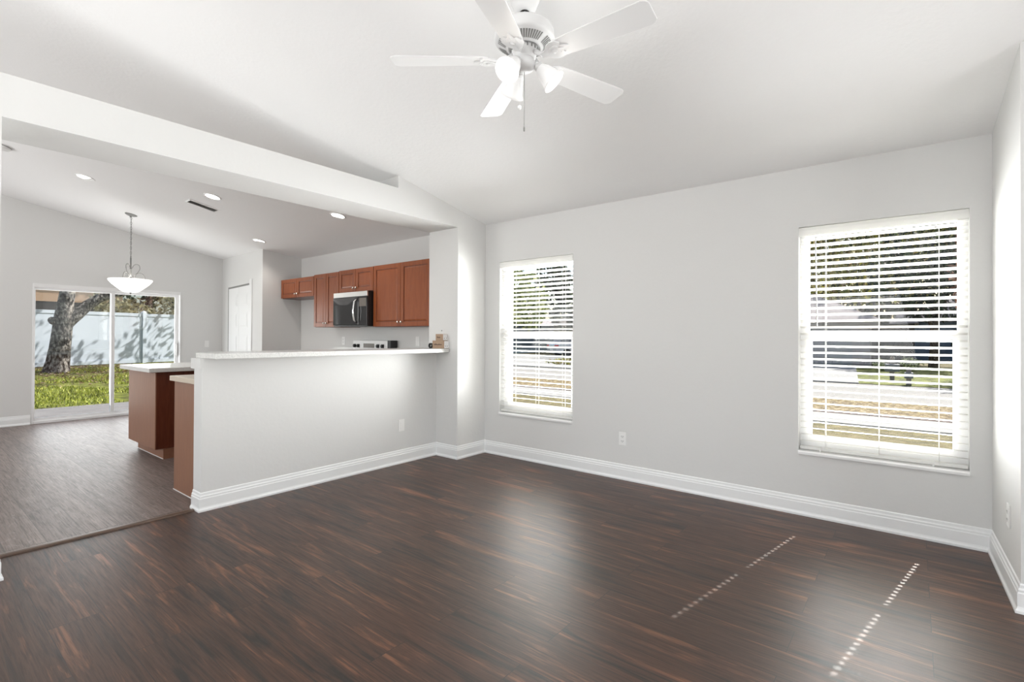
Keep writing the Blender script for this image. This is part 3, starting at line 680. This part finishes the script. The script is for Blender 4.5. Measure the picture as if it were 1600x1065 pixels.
for x0, x1, lb in ((-2.88, -2.277, 'white countertop with raised backsplash left of the range'), (-1.465, -.452, 'white countertop with raised backsplash right of the range')):
    ct = thing('wall_countertop', lb, 'countertop', ((x0+x1)/2, -.3, .872))
    MB().box(x0, x1, -.645, -.001, .872, .912).build('countertop_slab', M['quartz'], ct, .003)
    MB().box(x0, x1, -.022, -.001, .912, 1.085 if x0 < -2 else 1.0).build('backsplash', M['quartz'], ct, .002)
    cb = thing('wall_base_cabinet', 'cherry base cabinet under the wall countertop '+('left' if x0 < -2 else 'right')+' of the range', 'cabinet', ((x0+x1)/2, -.3, 0))
    MB().box(x0+.001, x1-.001, -.60, -.001, .1, .872).build('cabinet_body', M['cherry_dark'], cb); MB().box(x0+.001, x1-.001, -.54, -.001, 0, .1).build('toe_kick', M['black'], cb)
    n = 1 if x0 < -2 else 2; wd = (x1-x0)/n
    for i in range(n): MB().box(x0+i*wd+.01, x0+(i+1)*wd-.01, -.62, -.60, .13, .85).build('cabinet_door', M['cherry'], cb, .003)

# ------------------------------------------------------------------ outlets and switches
def plate(T, label, kind='outlet'):
    r = thing('wall_outlet' if kind == 'outlet' else 'light_switch', label, 'outlet' if kind == 'outlet' else 'light switch'); r.matrix_basis = T
    MB().box(-.035, .035, 0, .006, -.057, .057).build('cover_plate', M['white_plastic'], r, .002, local=True)
    if kind == 'outlet':
        for zz in (-.02, .02):
            m_ = MB().box(-.016, .016, .006, .0085, zz-.014, zz+.014).build('socket', M['white_plastic'], r, .004, local=True)
            MB().box(-.009, -.006, .0085, .009, zz-.004, zz+.006).box(.006, .009, .0085, .009, zz-.004, zz+.006).box(-.002, .002, .0085, .009, zz-.011, zz-.007).build('socket_slots', M['dark_gap'], m_, local=True)
    else:
        MB().box(-.016, .016, .006, .009, -.033, .033).build('rocker', M['white_plastic'], r, .002, local=True)
    return r
def wallT(p, ang): return Matrix.Translation(p) @ Matrix.Rotation(ang, 4, 'Z')
plate(wallT((1.615, 0, .353), R(180)), 'white outlet low on the back wall between the two windows')
plate(wallT((XH, -.876, .368), R(-90)), 'white rocker plate low on the half wall under the bar', 'switch')
plate(wallT((3.957+.024*.524/.8, -.524, .361), R(90+1.7)), 'white outlet plate low on the right wall near the corner')
plate(wallT((-2.669, 0, 1.169), R(180)), 'white outlet on the kitchen wall left of the range')
plate(wallT((-1.092, 0, 1.176), R(180)), 'white switch on the kitchen wall right of the range', 'switch')
plate(wallT((XG, -.591, 1.087), R(-90)), 'white switch beside the sliding glass door', 'switch')

# ------------------------------------------------------------------ small boxes on the bar
def carton(x0, x1, y0, y1, z0, z1, label):
    r = thing('cardboard_box', label, 'box', ((x0+x1)/2, (y0+y1)/2, z0), 0, 'small device boxes on the bar')
    MB().box(x0, x1, y0, y1, z0, z1).build('carton', M['card'], r, .002)
    MB().box(x1, x1+.0012, y0+.002, y1-.002, z0+.004, z1-.003).build('printed_label', M['label'], r)
    m_ = MB()
    for dy in (.018, .044): m_.lathe([(.005, 0), (0, .0006)], 10, Matrix.Translation((x1+.0012, y0+dy, z0+.024)) @ Matrix.Rotation(R(90), 4, 'Y'))
    m_.build('label_marks', M['ink'], r)
    m_ = MB(); xx = x0+.022; rnd = random.Random(int(z0*1000))
    while xx < x1-.04:
        w_ = rnd.uniform(.005, .009); h_ = rnd.choice((.010, .010, .015)); m_.box(xx, xx+w_, y0-.0008, y0, (z0+z1)/2-.006, (z0+z1)/2-.006+h_); xx += w_+.0025
    m_.build('printed_words', M['ink'], r); return r
carton(-.30, -.125, -.485, -.4185, 1.114, 1.194, 'lower and wider brown cardboard box with white end label on the bar')
carton(-.255, -.145, -.482, -.4185, 1.1945, 1.262, 'upper small brown cardboard box with white end label stacked on another box')
tr = thing('tape_roll', 'small black ring standing upright beside the cardboard boxes on the bar', 'tape', (-.335, -.475, 1.114))
MB().lathe([(.017, -.012), (.027, -.012), (.027, .012), (.017, .012), (.017, -.012)], 28, Matrix.Translation((-.335, -.475, 1.141)) @ Matrix.Rotation(R(90), 4, 'X') @ Matrix.Rotation(R(0), 4, 'Y'), close=True).build('tape_ring', M['black'], tr)
hk = MB().lathe([(.004, 0), (.006, .004), (0, .012)], 10, Matrix.Translation((-.23, YP, 1.298)) @ Matrix.Rotation(R(90), 4, 'X')).build('wall_screw', M['nickel'], label='small metal screw in the pillar side above the boxes', category='screw')

# ================================================================== outside
GF = -.30   # front ground level
struct('ground', MB().box(-70, 70, 31.0, 90, GF-.4, GF-.05), M['olive'])
struct('lawn', MB().box(-40, 40, .2, 6.7, GF-.4, GF), M['olive'])
struct('sidewalk', MB().box(-40, 40, 6.7, 8.0, GF-.4, GF+.02), M['walk'])
struct('lawn', MB().box(-40, 40, 8.0, 11.3, GF-.4, GF), M['litter'])
struct('trim_2', MB().box(-40, 40, 8.0, 8.5, GF-.3, GF+.005), M['damp'])
struct('street', MB().box(-40, 40, 11.3, 17.0, GF-.4, GF-.04), M['road'])
struct('lawn', MB().box(-40, 40, 17.0, 31.0, GF-.4, GF-.02), M['lawn'])
struct('driveway', MB().prism([(-4.5, 17.0), (2.1, 17.0), (1.1, 29.0), (-4.5, 29.0)], GF-.1, GF), M['walk'])
struct('driveway', MB().prism([(-30, 17.0), (-8.0, 17.0), (-8.5, 31.0), (-38, 31.0)], GF-.1, GF), M['walk'])
# house across the street
h = thing('house', 'house across the street with grey garage door and mauve shingle roof', 'house', (-1.5, 32, GF))
MB().box(-7, .95, 29.1, 38, GF, 2.0).box(.95, 1.75, 28.8, 30, GF, 1.9).build('house_wall', M['mauve'], h)
m_ = MB().box(-4.2, .95, 29.0, 29.1, GF, 1.82)
m_.build('garage_door', M['garage'], h)
MB().box(-7.2, 2.2, 28.7, 29.0, 1.86, 2.18).build('fascia', M['tan'], h)
MB().add([(-7.4, 28.6, 2.16), (2.4, 28.6, 2.16), (2.4, 38.4, 2.16), (-7.4, 38.4, 2.16), (-4, 33.4, 4.1), (-1.6, 33.4, 4.1)], [(0, 1, 5, 4), (1, 2, 5), (2, 3, 4, 5), (3, 0, 4), (3, 2, 1, 0)]).build('roof', M['roof'], h)
h2 = thing('house', 'dark recessed house entry wing right of the grey garage', 'house', (5, 36, GF))
MB().box(1.05, 3.6, 33, 38, GF, 2.1).build('house_wall', M['lanai'], h2)
MB().add([(2.42, 32.6, 2.1), (3.8, 32.6, 2.1), (3.8, 38.4, 2.1), (2.42, 38.4, 2.1), (2.9, 35.4, 2.9), (3.2, 35.4, 2.9)], [(0, 1, 5, 4), (1, 2, 5), (2, 3, 4, 5), (3, 0, 4), (3, 2, 1, 0)]).build('roof', M['roof'], h2)
h3 = thing('house', 'blue grey house beyond the trees at the right window', 'house', (7, 44, GF))
MB().box(3.2, 12, 41, 48, GF, 2.4).build('house_wall', M['blue_house'], h3)
MB().box(6.1, 7.2, 40.95, 41, .4, 1.7).build('window', M['carglass'], h3)
MB().add([(2.8, 40.5, 2.4), (12.4, 40.5, 2.4), (12.4, 48.4, 2.4), (2.8, 48.4, 2.4), (6, 44.4, 4.6), (9, 44.4, 4.6)], [(0, 1, 5, 4), (1, 2, 5), (2, 3, 4, 5), (3, 0, 4), (3, 2, 1, 0)]).build('roof', M['roof'], h3)
h4 = thing('house', 'tan roofed house behind the parked white car', 'house', (-18, 38, GF))
MB().box(-23.4, -13.6, 36, 44, GF, 2.3).build('house_wall', M['tan'], h4)
MB().box(-20.5, -17.2, 35.95, 36, GF, 1.9).build('garage_door', M['garage'], h4)
MB().add([(-23.9, 35.4, 2.3), (-13.0, 35.4, 2.3), (-13.0, 44.6, 2.3), (-23.9, 44.6, 2.3), (-21, 40, 4.6), (-16.6, 40, 4.6)], [(0, 1, 5, 4), (1, 2, 5), (2, 3, 4, 5), (3, 0, 4), (3, 2, 1, 0)]).build('roof', M['roof_brown'], h4)
h5 = thing('house', 'pale blue grey house left of the white car beyond the driveway', 'house', (-28, 34, GF))
MB().box(-33, -24.6, 31, 38, GF, 2.3).build('house_wall', M['blue_house'], h5)
MB().add([(-33.6, 30.5, 2.3), (-24.2, 30.5, 2.3), (-24.2, 38.6, 2.3), (-33.6, 38.6, 2.3), (-30, 34.5, 4.2), (-27.6, 34.5, 4.2)], [(0, 1, 5, 4), (1, 2, 5), (2, 3, 4, 5), (3, 0, 4), (3, 2, 1, 0)]).build('roof', M['roof'], h5)
for i, (x, y) in enumerate(((2.95, 19.4), (3.45, 15.9+1.5))):
    mbx = thing('mailbox', ('grey mailbox on a thick post by the far kerb, left one', 'small dark mailbox by the far kerb, right one')[i], 'mailbox', (x, y, GF-.02))
    MB().box(x-.07, x+.07, y-.07, y+.07, GF-.02, .55 if i == 0 else .2).build('post', M['tan'], mbx)
    MB().box(x-.22 if i == 0 else x-.12, x+.22 if i == 0 else x+.12, y-.12, y+.12, (.0 if i == 0 else -.1), (.28 if i == 0 else .1)).build('letter_box', M['garage'], mbx, .02)

# cars
def car(loc, ang, paintm, label, suv=False):
    r = thing('car', label, 'car', loc, ang)
    Ltot, W_, H = 4.6, 1.8, 1.46
    body = [(-2.25, .32), (-2.30, .55), (-2.27, .88), (-2.18, .98), (-1.0, 1.0), (.8, .96), (1.9, .82), (2.25, .68), (2.3, .40), (2.2, .25), (1.75, .22), (1.72, .42), (1.55, .58), (1.35, .62), (1.15, .58), (.98, .42), (.95, .22), (-1.0, .22), (-1.03, .42), (-1.2, .58), (-1.4, .62), (-1.6, .58), (-1.77, .42), (-1.80, .24)]
    roof = [(-2.12, .98), (-1.75, 1.30), (-1.3, 1.44), (-.2, 1.47), (.35, 1.40), (1.15, .94)]
    m_ = MB(); n = len(body)
    def ring(prof, ws):
        return [[(x, s_*w_, z) for x, z in prof] for s_, w_ in ws]
    A = [(x, -.88, z) for x, z in body]; Bv = [(x, .88, z) for x, z in body]
    m_.add(A+Bv, [tuple(range(n)), tuple(range(2*n-1, n-1, -1))]+[(i, (i+1) % n, n+(i+1) % n, n+i) for i in range(n)])
    b = m_.build('car_body', paintm, r, .05, local=True)
    k = len(roof); A = [(x, -(.80 if z < 1.1 else .62), z) for x, z in roof]; Bv = [(x, (.80 if z < 1.1 else .62), z) for x, z in roof]
    MB().add(A+Bv, [tuple(range(k)), tuple(range(2*k-1, k-1, -1))]+[(i, (i+1) % k, k+(i+1) % k, k+i) for i in range(k)]).build('greenhouse', M['carglass'], r, .02, local=True)
    rf = [(-1.75, 1.30), (-1.3, 1.445), (-.2, 1.475), (.35, 1.405), (.35, 1.44), (-.2, 1.50), (-1.3, 1.47), (-1.8, 1.33)]; k = len(rf)
    A = [(x, -.64, z) for x, z in rf]; Bv = [(x, .64, z) for x, z in rf]
    MB().add(A+Bv, [tuple(range(k)), tuple(range(2*k-1, k-1, -1))]+[(i, (i+1) % k, k+(i+1) % k, k+i) for i in range(k)]).build('roof_panel', paintm, r, .01, local=True)
    for x in (-1.4, 1.35):
        for s_ in (-1, 1):
            T_ = Matrix.Translation((x, s_*.80, .32)) @ Matrix.Rotation(R(-90)*s_, 4, 'X')
            w_ = MB().lathe([(.22, -.10), (.32, -.10), (.33, 0), (.31, .09), (.22, .09)], 28, T_).build('wheel', M['tire'], r, local=True)
            MB().lathe([(.21, .085), (.19, .09), (.05, .06), (0, .07)], 10, T_, smooth=False).build('rim', M['rim'], w_, local=True)
    for s_ in (-1, 1): MB().box(-2.31, -2.12, s_*.55, s_*.885, .72, .92).build('tail_lamp', M['tail'], r, .01, local=True)
    MB().box(-2.315, -2.29, -.26, .26, .50, .62).build('licence_plate', M['label'], r, local=True)
    return r
car((-16.6, 29.4, GF), math.atan2(.95, .3)-.25, M['carpaint'], 'white car parked in the driveway seen through the window nearer the pillar')
car((8.0, 36.0, GF), R(160), M['bluepaint'], 'slate blue car parked beside the far houses')

# trees ---------------------------------------------------------------
def leaves(mb, rnd, crowns, n, size):
    tot = sum(c[3]*c[4]*c[5] for c in crowns)
    for c in crowns:
        cx, cy, cz, rx, ry, rz = c; k = int(n*rx*ry*rz/tot)
        for _ in range(k):
            while True:
                a, b, d = rnd.uniform(-1, 1), rnd.uniform(-1, 1), rnd.uniform(-1, 1)
                if a*a+b*b+d*d < 1: break
            x, y, z = cx+a*rx, cy+b*ry, cz+d*rz
            if noise.noise(Vector((x*.9, y*.9, z*.9))) < -.06: continue
            u_ = Vector((rnd.gauss(0, 1), rnd.gauss(0, 1), rnd.gauss(0, 1))).normalized(); w_ = u_.orthogonal().normalized()
            s_ = size*rnd.uniform(.6, 1.3); p0 = Vector((x, y, z)); q = u_*s_; w_ = w_*s_*.45
            m4 = len(mb.v); mb.v += [tuple(p0-q), tuple(p0+w_), tuple(p0+q), tuple(p0-w_)]; mb.f.append((m4, m4+1, m4+2, m4+3)); mb.sm.append(False)
def tree(name, label, base, trunk, rads, branches, crowns, n, size, leafm, barkm, group=None, seed=1, cat='tree'):
    r = thing(name, label, cat, base, 0, group); rnd = random.Random(seed)
    t = MB(); t.tube(trunk, rads, 14)
    for pts, rd in branches: t.tube(pts, rd, 9)
    t.build('trunk', barkm, r)
    l = MB(); leaves(l, rnd, crowns, n, size); 
    me = l.build('foliage', leafm, r); return r
# yard behind the glass door
def gz(x): return -.05+.0195*max(0, -8.2-x)
vs = []; fs = []; gx = [-8.0, -8.4, -10, -12, -14, -16, -18, -20, -24, -40]; gy = [-14, -6, -4, -2, 0, 2, 4, 5.5, 7]
for x in gx:
    for y in gy: vs.append((x, y, gz(x)))
for i in range(len(gx)-1):
    for j in range(len(gy)-1): a = i*len(gy)+j; fs.append((a, a+1, a+len(gy)+1, a+len(gy)))
struct('lawn', MB().add(vs, fs, True), M['lawn'])
struct('patio', MB().box(-8.05, XG-.14, -6.9, .2, -.25, -.035), M['patio'])
rnd = random.Random(5); gb = MB()
for _ in range(26000):
    t_ = rnd.random()**.7; x = -8.1-t_*9.5; y = rnd.uniform(-4.2, -1.0+(-8-x)*.55)
    if noise.noise(Vector((x*.7, y*.7, 0))) < -.15-.03*(x+12): continue
    hgt = rnd.uniform(.03, .075); a = rnd.uniform(0, 6.28); w_ = .012+.0006*(-x); dx, dy = math.cos(a)*w_, math.sin(a)*w_; z = gz(x); n0 = len(gb.v)
    gb.v += [(x-dx, y-dy, z), (x+dx, y+dy, z), (x+rnd.uniform(-.03, .03), y+rnd.uniform(-.03, .03), z+hgt)]; gb.f.append((n0, n0+1, n0+2)); gb.sm.append(False)
o = gb.build('grass', M['grass'], label='green grass blades in the back yard before the tree', category='grass'); o['kind'] = 'stuff'
gb = MB()
for _ in range(5000):
    x = -11.5-rnd.random()**.6*7; y = rnd.uniform(-3.6, 3.0); a = rnd.uniform(0, 6.28); s_ = rnd.uniform(.025, .05); z = gz(x)+.03; n0 = len(gb.v)
    c_, d_ = math.cos(a)*s_, math.sin(a)*s_
    gb.v += [(x-c_, y-d_, z), (x+d_*.5, y-c_*.5, z+rnd.uniform(0, .03)), (x+c_, y+d_, z), (x-d_*.5, y+c_*.5, z)]; gb.f.append((n0, n0+1, n0+2, n0+3)); gb.sm.append(False)
o = gb.build('fallen_leaves', M['dead_leaf'], label='brown fallen leaves scattered under the oak and along the fence', category='leaves'); o['kind'] = 'stuff'
# vinyl fence (faces the house, slightly angled)
fa, fb = Vector((-18.45, -1.10)), Vector((-19.62, 3.235)); fd = (fb-fa).normalized(); fnr = Vector((fd.y, -fd.x)); FT = Matrix(((fd.x, fnr.x, 0, fa.x), (fd.y, fnr.y, 0, fa.y), (0, 0, 1, 0), (0, 0, 0, 1)))
fen = thing('vinyl_fence', 'tall white vinyl privacy fence along the back yard', 'fence', (fa.x, fa.y, .15))
for k in range(-3, 5):
    a = k*2.42+.9
    m_ = MB()
    m_.box(a, a+2.42, -.02, .02, .2, 2.0, T=FT).box(a, a+2.42, -.035, .035, 1.93, 2.04, T=FT).box(a, a+2.42, -.035, .035, .18, .32, T=FT)
    m_.build('fence_panel', M['fence'], fen)
    MB().box(a-.065, a+.065, -.065, .065, .1, 2.07, T=FT).lathe([(.09, 0), (.09, .02), (0, .08)], 4, FT @ Matrix.Translation((a, 0, 2.07)) @ Matrix.Rotation(R(45), 4, 'Z'), smooth=False).build('fence_post', M['fence'], fen)
# neighbour house behind the fence
nh = thing('house', 'peach stucco house with dark band of windows behind the white fence', 'house', (-28, -2, .2))
MB().box(-32, -26, -9, 3.05, .2, 2.3).build('lower_wall', M['stucco'], nh)
MB().box(-32, -26.02, -9, 2.2, 1.2, 2.68).build('dark_window_band', M['lanai'], nh)
m_ = MB().box(-32, -26, -9, 3.05, 2.68, 3.6); m_.box(-32, -26, 2.2, 3.05, 2.3, 2.68); m_.build('upper_wall', M['stucco'], nh)
MB().add([(-25.9, -9.2, 3.6), (-25.9, 3.2, 3.6), (-32.6, 3.2, 3.6), (-32.6, -9.2, 3.6), (-29, -6, 5.3), (-29, 0, 5.3)], [(0, 1, 5, 4), (1, 2, 5), (2, 3, 4, 5), (3, 0, 4), (3, 2, 1, 0)]).build('roof', M['roof_brown'], nh)
# the oak
XT = -16.0
ox = lambda y, z, dx=0: (XT+dx, y, z)
trunkp = [ox(-.93, .02), ox(-.907, .16), ox(-.87, .45), ox(-.828, .85), ox(-.79, 1.3), ox(-.765, 1.65), ox(-.72, 2.1), ox(-.66, 2.6), ox(-.59, 3.2), ox(-.45, 4.2, -.2), ox(-.1, 5.4, -.4)]
trr = [.37, .315, .275, .25, .235, .23, .195, .18, .17, .14, .09]
limb = [ox(-.74, 1.45), ox(-.60, 1.68), ox(-.44, 1.86), ox(-.22, 2.12), ox(.07, 2.36), ox(.45, 2.53), ox(.96, 2.62), ox(1.6, 2.68), ox(2.5, 2.9), ox(3.6, 3.3)]
lr = [.15, .175, .17, .155, .135, .115, .10, .085, .07, .05]
tree('oak_tree', 'gnarled oak with forked trunk standing before the white fence', (XT, -.9, .05), trunkp, trr,
     [(limb, lr), ([ox(-.97, 1.62), ox(-1.05, 1.66, .1)], [.12, .09]), ([ox(-.5, 3.6), ox(.6, 4.6, .5), ox(2, 5.4, 1)], [.13, .09, .05]), ([ox(-.6, 3.4), ox(-1.8, 4.6, .4), ox(-3, 5.2, .8)], [.12, .08, .05])],
     [(-16.3, 3.4, 5.6, 2.6, 2.8, 1.7), (-16.0, 1.0, 5.9, 2.6, 2.4, 1.6), (-16.2, -2.6, 5.8, 2.4, 2.2, 1.6), (-17.0, 6.4, 6.0, 3.0, 3.0, 2.2), (-16.6, 2.6, 3.3, 1.2, 1.1, .75), (-13.4, 4.6, 6.2, 2.4, 2.6, 1.4)], 9000, .12, M['leaf_green'], M['bark'], seed=3)
# growth behind the fence
tree('shrub', 'pale dry shrub rising over the fence behind the oak limb', (-22.6, 2.8, .2), [(-22.6, 2.8, .2), (-22.6, 2.9, 2.4)], [.06, .03], [], [(-22.6, 2.5, 2.6, .9, 1.35, 1.0), (-22.8, 4.2, 2.5, .8, 1.1, .9)], 2600, .12, M['leaf_pale'], M['bark2'], seed=8, cat='shrub')
tree('tree', 'dark leafy tree behind the fence at the right of the glass door', (-25.6, 6.6, .2), [(-25.6, 6.6, .2), (-25.7, 6.5, 2.2), (-25.7, 6.3, 4)], [.3, .22, .14], [([(-25.7, 6.5, 2.0), (-25.7, 7.2, 3.4)], [.14, .08])], [(-25.6, 5.4, 3.8, 1.2, 1.7, .85), (-25.6, 7.6, 3.7, 1.2, 1.5, 1.0), (-25.7, 6.6, 5.4, 1.9, 2.8, 1.3)], 5200, .13, M['leaf_green'], M['bark2'], seed=9)
tree('tree', 'distant dark tree filling the gap beyond the fence', (-34, 6, .2), [(-34, 6, .2), (-34, 6.4, 4)], [.3, .2], [], [(-34, 6, 5.2, 2, 4.5, 2.4), (-34, 11, 5, 2, 4, 3)], 4200, .24, M['leaf_dark'], M['bark2'], seed=10)
# trees at the street side
FG = 'street side trees beyond the window blinds'
def street_tree(label, x, y, crowns, n, size, lm, rad=.18, seed=1, h_=3.2):
    tree('tree', label, (x, y, GF-.02), [(x, y, GF-.02), (x+.05, y, 1.2), (x-.05, y+.1, h_)], [rad*1.25, rad, rad*.7], [([(x, y, h_*.6), (x+.8, y+.2, h_+1)], [rad*.6, rad*.3]), ([(x, y, h_*.55), (x-.9, y-.2, h_+.9)], [rad*.6, rad*.3])], crowns, n, size, lm, M['bark2'], None, seed)
street_tree('yellow green tree with low branches right behind the grey garage house', 1.2, 40.2, [(-1.0, 40.2, 8.0, 7.4, 1.5, 4.3), (-8.2, 40.2, 8.4, 3.2, 1.5, 3.8), (4.2, 40.2, 9.8, 3.6, 1.4, 3.2)], 30000, .19, M['leaf_yellow'], .2, 21)
street_tree('rust leaved tree at the right edge of the right window', 6.2, 22.5, [(6.3, 22.6, 4.3, 1.7, 1.2, 3.0)], 7000, .13, M['leaf_rust'], .16, 22)
street_tree('dark evergreen behind the mailboxes', 4.4, 31.0, [(4.4, 31.0, 4.9, 3.0, 1.5, 2.8), (6.4, 31, 1.0, 1.3, 1.2, 1.2)], 7500, .17, M['leaf_dark'], .2, 23)
street_tree('tallest yellow tree far beyond the garage house', 3.4, 50.0, [(2.0, 50, 8.4, 8, 2, 4.4), (-7, 51, 8.6, 6, 2, 4.2)], 16000, .3, M['leaf_yellow'], .25, 24, 4.5)
street_tree('bright leafy tree filling the upper left of the window nearer the pillar', -21.0, 26.0, [(-21.0, 26.0, 4.3, 1.9, 1.6, 2.9), (-19.0, 26.3, 3.9, 1.5, 1.3, 2.2)], 9000, .16, M['leaf_green'], .2, 25)
street_tree('dark leafy tree directly above the parked white car', -19.6, 33.0, [(-19.6, 33, 3.3, 2.0, 1.5, 1.7), (-21.6, 33, 5.6, 2.2, 1.5, 2.6)], 6200, .18, M['leaf_dark'], .2, 26)
street_tree('bare branched rust tree near the tan roof', -15.2, 29.5, [(-15.4, 29.5, 5.6, 1.4, 1.0, 2.2)], 900, .13, M['leaf_rust'], .10, 27)
street_tree('dense dark tree mass seen between the two far roofs', 1.6, 56.0, [(1.4, 56, 4.6, 3.2, 1.5, 4.2), (-2.0, 56.2, 5.0, 2.2, 1.3, 3.6)], 9000, .24, M['leaf_dark'], .25, 31, 4.5)
pole = MB().tube([(-19.2, 22.8, GF-.02), (-19.15, 22.8, 3.5), (-19.1, 22.8, 8.5)], [.24, .21, .17], 10).build('utility_pole', M['tan'], label='pale wooden pole at the left edge of the view through the window nearer the pillar', category='pole')
tree('shrub', 'low yellow shrub beside the driveway', (-11.6, 19.6, GF-.02), [(-11.6, 19.6, GF-.02), (-11.6, 19.6, 0)], [.04, .03], [], [(-11.4, 19.4, -.15, 1.5, .8, .20)], 1500, .07, M['leaf_yellow'], M['bark2'], seed=28, cat='shrub')
tree('shrub', 'low green shrub beside the garage column', (2.6, 26.0, GF-.02), [(2.6, 26, GF-.02), (2.6, 26, .1)], [.04, .03], [], [(3.0, 26, .0, 1.0, .6, .38)], 1500, .08, M['leaf_green'], M['bark2'], seed=29, cat='shrub')
